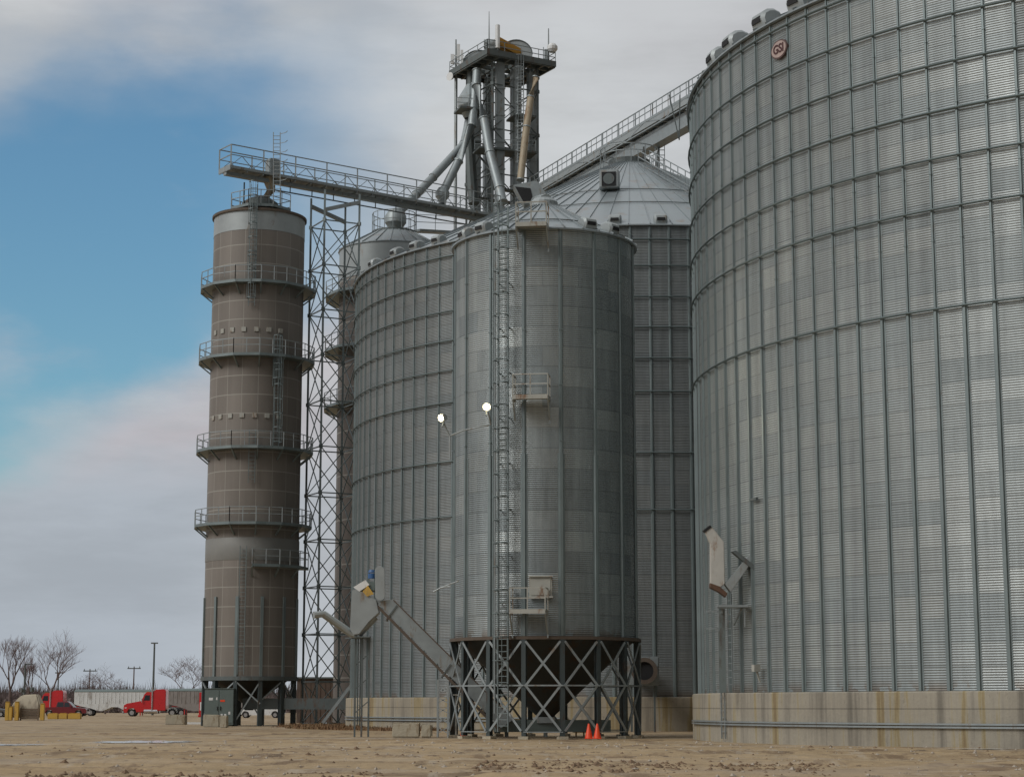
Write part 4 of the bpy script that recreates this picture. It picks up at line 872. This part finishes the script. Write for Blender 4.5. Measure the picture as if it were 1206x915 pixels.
# dry weeds along the foundations
def weeds(name,spots,lab):
    b=MB(); r=random.Random(5)
    for (x,y,s,h) in spots:
        for i in range(26):
            a=r.random()*2*PI; d=r.random()*s; px,py=x+d*math.cos(a),y+d*math.sin(a); hh=h*(.3+r.random()*.7); w=.03+.03*r.random(); t=r.random()*PI
            l=Vector(((r.random()-.5)*.5,(r.random()-.5)*.5,1))*hh
            p=Vector((px,py,-.03)); s1=Vector((math.cos(t),math.sin(t),0))*w; b.add([p-s1,p+s1,p+l*.6+s1*.8,p+l],[(0,1,2),(0,2,3)])
    o=b.build(name,'drygrass'); tag(o,lab,'dry weeds',kind='stuff')
sp=[]
for i in range(520):
    a=camB-1.32+rnd.random()*.75; k_=.5+.5*noise.noise(Vector((a*14,1,0))); p=rim(CB,RB+.5+rnd.random()**2*4.,a); sp.append((p.x,p.y,.5,.10+.85*k_**2*rnd.random()**1.5))
for i in range(260):
    x=at(345+rnd.random()*75,850,150).x; sp.append((x,141+rnd.random()*12,.9,.08+.32*rnd.random()**3))
weeds('dry_weeds',sp,'rusty brown dry weeds along the foot of the wide bin and the lattice tower')
# ------------------------------------------------------------ VEHICLES (built at the origin, facing -x)
def wheel(T,x,y,r,w=.28,rim_='chrome'):
    b=MB(); n=20; pr=[(r*.62,-w/2),(r*.93,-w/2),(r,-w*.3),(r,w*.3),(r*.93,w/2),(r*.62,w/2)]
    vs=[];fs=[]
    for rr,yy in pr: vs+=[(x+rr*math.cos(2*PI*k/n),y+yy,r+rr*math.sin(2*PI*k/n)) for k in range(n)]
    for i in range(len(pr)): j=(i+1)%len(pr); fs+=[(i*n+k,i*n+(k+1)%n,j*n+(k+1)%n,j*n+k) for k in range(n)]
    b.add(vs,fs); t=b.build('tyre','rubber',T,smooth=True)
    b=MB(); b.tube([(x,y-w*.3,r),(x,y+w*.3,r)],r*.6,16); b.tube([(x,y-w*.42,r),(x,y+w*.42,r)],r*.22,8); b.build('rim',rim_,t,smooth=True)
def arch(xc,r,z0,n=8): return [(xc+r*math.cos(PI*k/n),z0+r*math.sin(PI*k/n)) for k in range(n,-1,-1)]
def pickup(name,lab,mat,cat,group=None,suv=False):
    T=thing(name,(0,0,0),lab,cat,group); L=5.8
    low=[(0.0,.45)]+[(0.55,.42)]+arch(1.0,.46,.42)+[(1.5,.35),(4.2,.35)]+arch(4.7,.46,.42)+[(5.75,.45),(5.8,.6),(5.78,1.15),(3.95,1.18),(1.75,1.15),(.15,1.02),(0,.8)]
    b=MB(); b.prism(low,-.95,.95); b.build('body',mat,T,bev=.04,smooth=True)
    xr=5.5 if suv else 3.95
    g=[(1.65,1.13),(2.35,1.83),(2.6,1.88),(xr-.25,1.87),(xr,1.15)]
    b=MB(); vs=[(x,s*(.88 if z<1.5 else .70),z) for s in(-1,1) for x,z in g]; n=len(g); b.add(vs,[tuple(range(n)),tuple(range(n,2*n))[::-1]]+[(i,(i+1)%n,(i+1)%n+n,i+n) for i in range(n)]); cab=b.build('cab',mat,T,bev=.03,smooth=True)
    for s in(-1,1):
        for wx0,wx1 in(((2.0,2.85),(2.93,3.75)) if not suv else ((2.0,2.85),(2.93,3.9),(4.0,5.1))):
            b=MB(); y0,y1=s*.885,s*.735; sl=.35 if wx0==2.0 else .03
            b.add([(wx0,y0,1.22),(wx1,y0,1.22),(wx1-.03,y1,1.75),(wx0+sl,y1,1.75)],[(0,1,2,3)]); b.build('side_window','glass',cab)
        b=MB(); b.box((2.0,s*1.03,1.25),(.12,.2,.18)); b.build('mirror',mat,cab)
    b=MB(); b.add([(1.70,-.78,1.22),(1.70,.78,1.22),(2.27,.66,1.79),(2.27,-.66,1.79)],[(0,1,2,3)]); b.build('windscreen','glass',cab)
    for s in(-1,1): b=MB(); b.box((.02,s*.7,.83),(.08,.35,.2)); b.build('headlight','white',T); 
    b=MB(); b.box((-.03,0,.5),(.14,1.8,.2)); b.box((5.83,0,.55),(.12,1.8,.2)); b.build('bumper','chrome',T,bev=.03)
    b=MB(); b.box((-.01,0,.82),(.05,1.0,.24)); b.build('grille','black',T)
    for x in(1.0,4.7):
        for s in(-1,1): wheel(T,x,s*.82,.39)
    return T
def place(T,px,Y,rz,flip=False,y=None):
    p=at(px,840,Y); T.location=(p.x,Y,0); T.rotation_euler=(0,0,rz)
pk=pickup('pickup_truck','maroon pickup truck facing right, parked behind the yellow barriers','maroon','pickup truck'); place(pk,103.5,270,PI); pk.scale=(1.1,1.1,1.12)
sv=pickup('parked_car','dark grey car cut off by the left edge of the picture','greycar','car',suv=True); place(sv,11.5,262,PI)
wp=pickup('pickup_truck','white vehicle seen between the legs of the brown dryer tower','white','pickup truck'); place(wp,281,245,R_(0))
def semi(lab,mat):
    T=thing('semi_tractor',(0,0,0),lab,'semi truck')
    hood=[(0,.55),(.15,.5)]+arch(1.25,.66,.52)+[(2.0,.6),(2.9,.6),(2.9,2.05),(2.3,1.95),(.5,1.65),(.08,1.45)]
    b=MB(); hood=[(x,z if z<1.4 else z*1.1) for x,z in hood]; b.prism(hood,-1.05,1.05); b.build('hood',mat,T,bev=.06,smooth=True)
    cab=[(2.6,.75),(4.15,.75),(4.15,3.45),(3.3,3.42),(3.0,3.15),(2.6,2.2)]
    b=MB(); b.prism(cab,-1.12,1.12); cb=b.build('cab',mat,T,bev=.05,smooth=True)
    slp=[(4.17,.8),(6.2,.8),(6.2,3.25),(5.9,3.45),(4.6,3.4),(3.6,3.05),(4.17,3.0)]
    slp=[(4.17,.8),(6.1,.8),(6.1,3.6),(5.9,3.85),(4.7,3.8),(4.17,3.5)]
    b=MB(); b.prism(slp,-1.2,1.2); b.build('sleeper',mat,T,bev=.06,smooth=True)
    b=MB(); b.add([(2.62,-1.0,2.3),(2.62,1.0,2.3),(2.97,.98,3.1),(2.97,-.98,3.1)],[(0,1,2,3)]); b.build('windscreen','glass',cb)
    for s in(-1,1):
        b=MB(); b.add([(2.9,s*1.135,2.25),(3.8,s*1.135,2.25),(3.8,s*1.135,3.0),(3.15,s*1.135,3.0)],[(0,1,2,3)]); b.build('side_window','glass',cb)
        b=MB(); b.box((2.7,s*1.32,2.25),(.1,.12,.55)); b.bar((2.8,s*1.1,2.4),(2.7,s*1.3,2.4),.04); b.build('mirror','chrome',cb)
        b=MB(); b.tube([(4.15,s*1.22,.9),(4.15,s*1.26,4.1)],.11,8); b.build('exhaust_stack','chrome',T)
        b=MB(); b.tube([(3.0,s*.98,.72),(4.9,s*.98,.72)],.32,12); b.build('fuel_tank','chrome',T,smooth=True)
        b=MB(); b.box((.35,s*.92,1.22),(.35,.28,.25)); b.build('headlight','white',T,bev=.05)
        b=MB(); n=8; pts=[(6.7+1.1*0+.72*math.cos(a),.52+.72*math.sin(a)) for a in [PI*k/n for k in range(n,-1,-1)]]
        for (x_,z_),(x2,z2) in zip(pts,pts[1:]): b.bar((x_+.35,s*.95,z_),(x2+.35,s*.95,z2),.5,.04,up=(0,1,0)) if False else b.box(((x_+x2)/2+.35,s*.95,(z_+z2)/2),(abs(x2-x_)+.04,.5,abs(z2-z_)+.04))
        b.build('mudguard','galvlight',T)
    b=MB(); b.bb(5.9,8.8,-.45,.45,.75,1.0); b.box((7.6,0,1.1),(1.1,.9,.12)); b.build('frame','black',T)
    b=MB(); b.box((0,0,.6),(.25,2.2,.4)); b.build('bumper','chrome',T,bev=.05)
    b=MB(); b.box((.04,0,1.15),(.1,.8,.75)); b.build('grille','chrome',T)
    for k in range(5): b=MB(); b.box((3.3,-.8+.4*k,3.48),(.12,.1,.08)); b.build('roof_light','amber',cb)
    for s in(-1,1):
        wheel(T,1.25,s*.98,.52)
        for x in(7.0,8.3): wheel(T,x,s*.85,.52,.5)
    return T
s1=semi('red semi tractor with sleeper facing left, parked in the yard left of the cabinet','red'); place(s1,146.5,278,0)
s2=copy_tree(s1); s2['label']='second red semi tractor, only its roof showing above the maroon pickup truck'; place(s2,29,298,0)
def trailer(lab,mat,L=12.2,H=3.55,ins=1.2,tarp=True):
    T=thing('hopper_trailer',(0,0,0),lab,'trailer')
    side=[(0,1.75),(1.6,1.35),(2.6,1.0),(3.6,.75),(4.4,.75),(5.6,1.3),(6.6,1.3),(7.8,.75),(8.6,.75),(9.6,1.1),(L-.9,1.45),(L,1.75),(L,H),(0,H)]
    b=MB(); b.prism(side,-1.25,1.25); x=.6
    while x<L-.3: b.bb(x,x+.07,-1.29,1.29,1.85,H-.1); x+=.6
    b.build('hopper_body',mat,T)
    b=MB(); vs=[];n=8;fs=[]
    for xx in(-.02,L+.02): vs+=[(xx,1.3*math.cos(PI*k/n),H+.38*math.sin(PI*k/n)) for k in range(n+1)]
    fs=[(k,k+1,n+2+k,n+1+k) for k in range(n)]+[tuple(range(n+1)),tuple(range(n+1,2*n+2))[::-1]]; b.add(vs,fs); b.build('roll_tarp','cabinet',T,smooth=True)
    b=MB(); b.bb(.4,L-.2,-.5,.5,1.35,1.5); b.bb(2.2,2.35,-1,-.85,0.05,1.6); b.bb(2.2,2.35,.85,1,0.05,1.6); b.build('chassis','red',T)
    for x in(L-2.4,L-1.1):
        for s in(-1,1): wheel(T,x,s*.9,.52,.5)
    return T
t1=trailer('white hopper trailer parked behind the nose of the red semi tractor','trailer'); place(t1,89,292,PI); t1.location.x+=12.2
t2=trailer('brownish hopper trailer coupled behind the red semi tractor, right part hidden by the cabinet','oldtrailer'); place(t2,204,275,0); 
t2.location.x=s1.location.x+7.0
b=MB(); p=at(237,840,262); b.bb(p.x-.45,p.x+.45,262,262.6,0,.3); b.bb(p.x-.35,p.x+.35,262.1,262.5,.3,3.3); o=b.build('fuel_pump','red',loc=(p.x,262,0),bev=.05); tag(o,'red upright cabinet with a white lower panel just left of the grey green cabinet','pump')
b=MB(); b.bb(p.x-.2,p.x+.3,261.95,262.05,.9,2.0); q=b.build('panel','white'); q.parent=o; q.matrix_parent_inverse=Matrix.Translation(-o.location)
# portable hopper with yellow posts, far left
Y=205.; x0,x1=at(9,840,Y).x,at(55,840,Y).x; xc=(at(20,840,Y).x+at(50,840,Y).x)/2
T=thing('portable_hopper',Vector((xc,Y,0)),'pale domed portable hopper with yellow posts and a slatted brown front, at the far left','portable hopper')
b=MB(); hw=(at(50,840,Y).x-at(15,840,Y).x)/2; cx=xc-.3
b.add([(cx-hw,Y-.9,.3),(cx+hw,Y-.9,.3),(cx+hw,Y+1.4,.3),(cx-hw,Y+1.4,.3),(cx-hw*.9,Y-.8,1.7),(cx+hw*.95,Y-.8,1.7),(cx+hw*.95,Y+1.3,1.7),(cx-hw*.9,Y+1.3,1.7),(cx-hw*.35,Y-.4,2.65),(cx+hw*.7,Y-.4,2.75),(cx+hw*.7,Y+.8,2.75),(cx-hw*.35,Y+.8,2.65)],[(0,1,5,4),(1,2,6,5),(2,3,7,6),(3,0,4,7),(4,5,9,8),(5,6,10,9),(6,7,11,10),(7,4,8,11),(8,9,10,11),(3,2,1,0)])
b.build('shell','tarp',T,bev=.12,smooth=True)
b=MB()
for i in range(5): b.box((cx+.5,Y-1.0,.2+i*.24),(1.9,.08,.17))
b.box((cx-.4,Y-1.0,.65),(.12,.16,1.3)); b.box((cx+1.45,Y-1.0,.65),(.12,.16,1.3)); b.build('slatted_front','wood',T)
for (x,h) in((12.5,1.9),(23.5,1.9),(53.5,1.7),(16,1.4)):
    b=MB(); px_=at(x,840,Y).x; b.bb(px_-.22,px_+.22,Y-1.5,Y-1.1,0,h); b.bb(px_-.24,px_+.24,Y-1.52,Y-1.08,h,h+.08); b.build('post','yellow',T,bev=.04)
for (x,y) in((26,812.5),(38,811.5)):
    b=MB(); p=at(x,y,Y); b.tube([p+Vector((-.12,-.1,0)),p+Vector((.1,.1,0))],.26,14); b.tube([p,Vector((p.x,p.y,2.6))],.04,6); b.build('round_fitting','dark',T)
for i,(xa,xb) in enumerate(((56,68),(69,79),(80,95))):
    b=MB(); Yb=225.; xa_,xb_=at(xa,840,Yb).x,at(xb,840,Yb).x; b.bb(xa_,xb_,Yb,Yb+.7,0,.62); b.bb(xa_+.1,xb_-.1,Yb+.1,Yb+.6,.62,.7)
    o=b.build('yellow_barrier','yellow',loc=((xa_+xb_)/2,Yb,0),bev=.06); tag(o,('left','middle','right')[i]+'most of the three low yellow barriers in front of the maroon pickup truck' if i!=1 else 'middle one of the three low yellow barriers in front of the maroon pickup truck','barrier','low yellow barriers')
# poles
def pole(x,yt,Y,lab,head,r=.12,cat='lamp post'):
    p=at(x,yt,Y); T=thing('light_pole' if cat=='lamp post' else 'utility_pole',Vector((p.x,Y,0)),lab,cat)
    b=MB(); b.tube([(p.x,Y,0),(p.x,Y,p.z)],[r*1.2,r*.8],8); b.build('pole','bark' if cat!='lamp post' else 'dark',T)
    b=MB()
    if head=='T': b.box((p.x,Y,p.z),(1.1,.3,.2))
    elif head=='X': b.box((p.x,Y,p.z-.3),(2.6,.2,.2)); [b.tube([(p.x+s,Y,p.z-.2),(p.x+s,Y,p.z+.1)],.08,6) for s in(-1.1,0,1.1)]
    else: b.box((p.x+.6,Y,p.z),(1.4,.3,.2)); b.box((p.x+.0,Y,p.z-.3),(.3,.3,.6))
    b.build('lamp_head' if cat=='lamp post' else 'crossarm','dark',T)
pole(182,757,310,'tall slim light pole above the red semi tractor, tallest of the yard poles','T',.17)
pole(158,785,380,'utility pole with a crossarm, between the two small bare trees','X',.14,'utility pole')
pole(106,788,380,'utility pole just left of the low bare tree behind the white trailer','X',.13,'utility pole')
pole(69,792,330,'short lamp post rising in front of the tall bare tree','T',.12)
pole(30,782,330,'thick post beside the leftmost bare tree','O',.2)
# ------------------------------------------------------------ TREES
def tree(x,yt,Y,lab,seed,spread=.55,w=1.,depth=6):
    r=random.Random(seed); p=at(x,yt,Y); Hh=p.z; T=thing('bare_tree',Vector((p.x,Y,0)),lab,'tree','bare winter trees'); tr=MB(); cr=MB()
    def br(pos,d,L,rad,k):
        mid=pos+d*L*.5+Vector(((r.random()-.5),(r.random()-.5),0))*L*.10; end=pos+d*L+Vector((0,0,.04*L))
        (tr if k<=2 else cr).tube([pos,mid,end],[rad,rad*.82,rad*.62],6 if k<3 else 3,cap=False)
        if k>=depth: return
        n=3 if k>1 or r.random()<.6 else 2
        if k>=2 and r.random()<.25: n+=1
        ph=r.random()*2*PI
        for i in range(n):
            a=ph+2*PI*i/n+r.random(); s=spread*(.6+.7*r.random()); u=Vector((math.cos(a),math.sin(a),0)); 
            nd_=(d*1.0+u*s*w+Vector((0,0,.22))).normalized(); br(pos+d*L*(.45+.55*r.random()) if i and k else end,nd_,L*(.60+.32*r.random()),max(.012,rad*(.50+.12*r.random())),k+1)
    br(Vector((p.x,Y,-.1)),Vector((.03,0,1)).normalized(),Hh*.22,Hh*.017,0)
    tr.build('trunk','bark',T,smooth=True); o=cr.build('crown','twig',T)
    zm=max(v.co.z for v in o.data.vertices); f=Hh/zm
    for ob in T.children:
        for v in ob.data.vertices: v.co*= f
    return T
tree(62,737,315,'tallest bare tree, spreading wide above the portable hopper and pickup',4,.62,1.1)
tree(14,747,325,'bare tree at the far left edge of the picture',12,.5,.9)
tree(36,768,345,'slim bare tree between the two tallest bare trees',31,.45,.8,6)
tree(126,779,350,'low bare tree behind the white hopper trailer',21,.8,1.5)
tree(221,770,300,'bare bushy tree just left of the brown dryer tower',17,.8,1.3)
def brushline():
    r=random.Random(3); b=MB()
    for i in range(900):
        Y=400+r.random()*110; x=at(-60+r.random()*420,830,Y).x; h=(3.2+4.4*(.5+.5*noise.noise(Vector((x*.045,0,2))))+r.random()**2*2.4)*Y/450; wd=1.5+2*r.random()
        for j in range(46):
            u_=(r.random()*2-1)*.98; bx=x+wd*u_*1.5; hh=h*math.sqrt(1-u_*u_)*(.75+.35*r.random()); by=Y+wd*(r.random()-.5); z0=hh*r.random()*.6; z1=min(hh,z0+hh*(.2+.35*r.random())); lean=(r.random()-.5)*2.+u_*1.
            w=.03+.07*r.random()
            b.add([(bx-w,by,z0),(bx+w,by+.05,z0),(bx+lean,by,z1)],[(0,1,2)])
        m=8; hb=h*.55; bw=wd*1.1      # dense lower mass of each shrub
        for j in range(22):
            bx=x+(r.random()-.5)*bw*2; by=Y+(r.random()-.5)*2; z=hb*r.random(); s=.35+.5*r.random(); t=r.random()*PI
            b.add([(bx-s*math.cos(t),by-s*math.sin(t)*.3,z-s*.5),(bx+s*math.cos(t),by+s*math.sin(t)*.3,max(0,z-s*.4)),(bx+s*.3,by,z+s*.8),(bx-s*.5,by,z+s*.6)],[(0,1,2,3)])
    o=b.build('distant_brush','brush'); tag(o,'brownish band of distant leafless trees and brush along the horizon','brush',kind='stuff')
brushline()
# ------------------------------------------------------------ WORLD
SUN_AZ=math.atan2(-.62,-.78)   # direction towards the sun: left and behind the camera
SUN_EL=R_(38)
sd=Vector((math.cos(SUN_EL)*-.83,math.cos(SUN_EL)*-.558,math.sin(SUN_EL)))
w=bpy.data.worlds.new('World'); scn.world=w; w.use_nodes=True; nt=w.node_tree; nt.nodes.clear()
out=nd(nt,'ShaderNodeOutputWorld'); sky=nd(nt,'ShaderNodeTexSky',sky_type='NISHITA'); sky.sun_disc=False; sky.sun_elevation=SUN_EL; sky.sun_rotation=math.atan2(sd.x,sd.y); sky.air_density=1.3; sky.dust_density=.6; sky.ozone_density=2.5
tc=nd(nt,'ShaderNodeTexCoord').outputs['Generated']; s=nd(nt,'ShaderNodeSeparateXYZ'); nt.links.new(tc,s.inputs[0])
az=mth(nt,'ARCTAN2',s.outputs[0],s.outputs[1]); el=mth(nt,'ARCSINE',s.outputs[2])
cv=nd(nt,'ShaderNodeCombineXYZ'); nt.links.new(mth(nt,'MULTIPLY',az,1.),cv.inputs[0]); nt.links.new(mth(nt,'MULTIPLY',el,1.9),cv.inputs[1])
nA=nz(nt,cv.outputs[0],6.5,7,.55); nB=nz(nt,cv.outputs[0],15,5,.5); nC=nz(nt,cv.outputs[0],3.,3,.5)
def sstep(v,a,b_):
    mr=nd(nt,'ShaderNodeMapRange',interpolation_type='SMOOTHSTEP'); nt.links.new(v,mr.inputs[0]); mr.inputs[1].default_value=a; mr.inputs[2].default_value=b_; return mr.outputs[0]
# opening of blue sky low in the left, warped by noise; scattered openings elsewhere
azw=mth(nt,'ADD',az,mth(nt,'MULTIPLY_ADD',nA,.14,-.07)); elw=mth(nt,'ADD',el,mth(nt,'MULTIPLY_ADD',nC,.16,-.08)); elw=mth(nt,'ADD',elw,mth(nt,'MULTIPLY_ADD',nB,.06,-.03))
d=mth(nt,'ADD',azw,.02); 
right=sstep(azw,-.02,-.17); top=sstep(mth(nt,'MULTIPLY_ADD',azw,-.28,elw),.43,.33); bot=sstep(mth(nt,'MULTIPLY_ADD',azw,-.30,elw),.192,.240); left=sstep(azw,-.75,-.45)
blue=mth(nt,'MULTIPLY',mth(nt,'MULTIPLY',right,top),mth(nt,'MULTIPLY',bot,left))
blue=mth(nt,'MULTIPLY',blue,mth(nt,'MULTIPLY_ADD',sstep(nA,.30,.52),.35,.65))
cc=ramp(nt,nC,[(.3,(.385,.385,.40)),(.5,(.445,.46,.475)),(.7,(.50,.52,.53))])
lowm=sstep(el,.19,.10); leftm=sstep(az,.0,-.2)
cc=mixc(nt,mth(nt,'MULTIPLY',mth(nt,'MULTIPLY',lowm,leftm),.75),cc,(.285,.325,.375))
wm=mth(nt,'MULTIPLY',mth(nt,'MULTIPLY',mth(nt,'MULTIPLY',sstep(el,.10,.16),sstep(el,.25,.19)),leftm),sstep(nB,.3,.6)); cc=mixc(nt,mth(nt,'MULTIPLY',wm,.8),cc,(.45,.39,.41))
cc=mulc(nt,cc,mth(nt,'MULTIPLY_ADD',sstep(nz(nt,cv.outputs[0],5.2,8,.6,(1,2.2,1)),.35,.65),.16,.90))
up=sstep(el,.30,.8); cc=mulc(nt,cc,mth(nt,'MULTIPLY_ADD',up,.35,1.0))
# added cloud shaping: brighter left, unseen sky behind right darkened to shade the walls
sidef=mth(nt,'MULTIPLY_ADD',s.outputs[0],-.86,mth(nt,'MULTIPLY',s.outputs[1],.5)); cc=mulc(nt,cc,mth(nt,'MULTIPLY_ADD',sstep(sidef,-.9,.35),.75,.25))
bg1=nd(nt,'ShaderNodeBackground'); tint=nd(nt,'ShaderNodeVectorMath',operation='MULTIPLY'); nt.links.new(sky.outputs[0],tint.inputs[0]); tint.inputs[1].default_value=(.60,.86,.95); nt.links.new(tint.outputs[0],bg1.inputs[0]); bg1.inputs[1].default_value=.086
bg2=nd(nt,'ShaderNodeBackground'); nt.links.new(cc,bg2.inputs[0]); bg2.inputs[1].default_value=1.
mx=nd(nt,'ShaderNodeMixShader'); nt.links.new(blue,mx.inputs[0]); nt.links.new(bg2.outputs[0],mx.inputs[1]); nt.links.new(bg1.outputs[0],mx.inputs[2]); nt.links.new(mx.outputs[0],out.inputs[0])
L=bpy.data.lights.new('sun','SUN'); L.energy=1.2; L.angle=R_(24); L.color=(1,.97,.94); so=bpy.data.objects.new('sun',L); COL.objects.link(so); so.rotation_euler=sd.to_track_quat('Z','Y').to_euler(); so.location=(0,0,80)
# ------------------------------------------------------------ CAMERA
cd=bpy.data.cameras.new('camera'); co=bpy.data.objects.new('camera',cd); COL.objects.link(co); co.location=(0,0,EYE); co.rotation_euler=(PI/2+PITCH,0,0); cd.sensor_width=36; cd.lens=36*F/1206; cd.clip_start=.5; cd.clip_end=9000; scn.camera=co
scn.view_settings.view_transform='Standard'; scn.view_settings.look='None'; scn.view_settings.exposure=.28; scn.view_settings.gamma=1
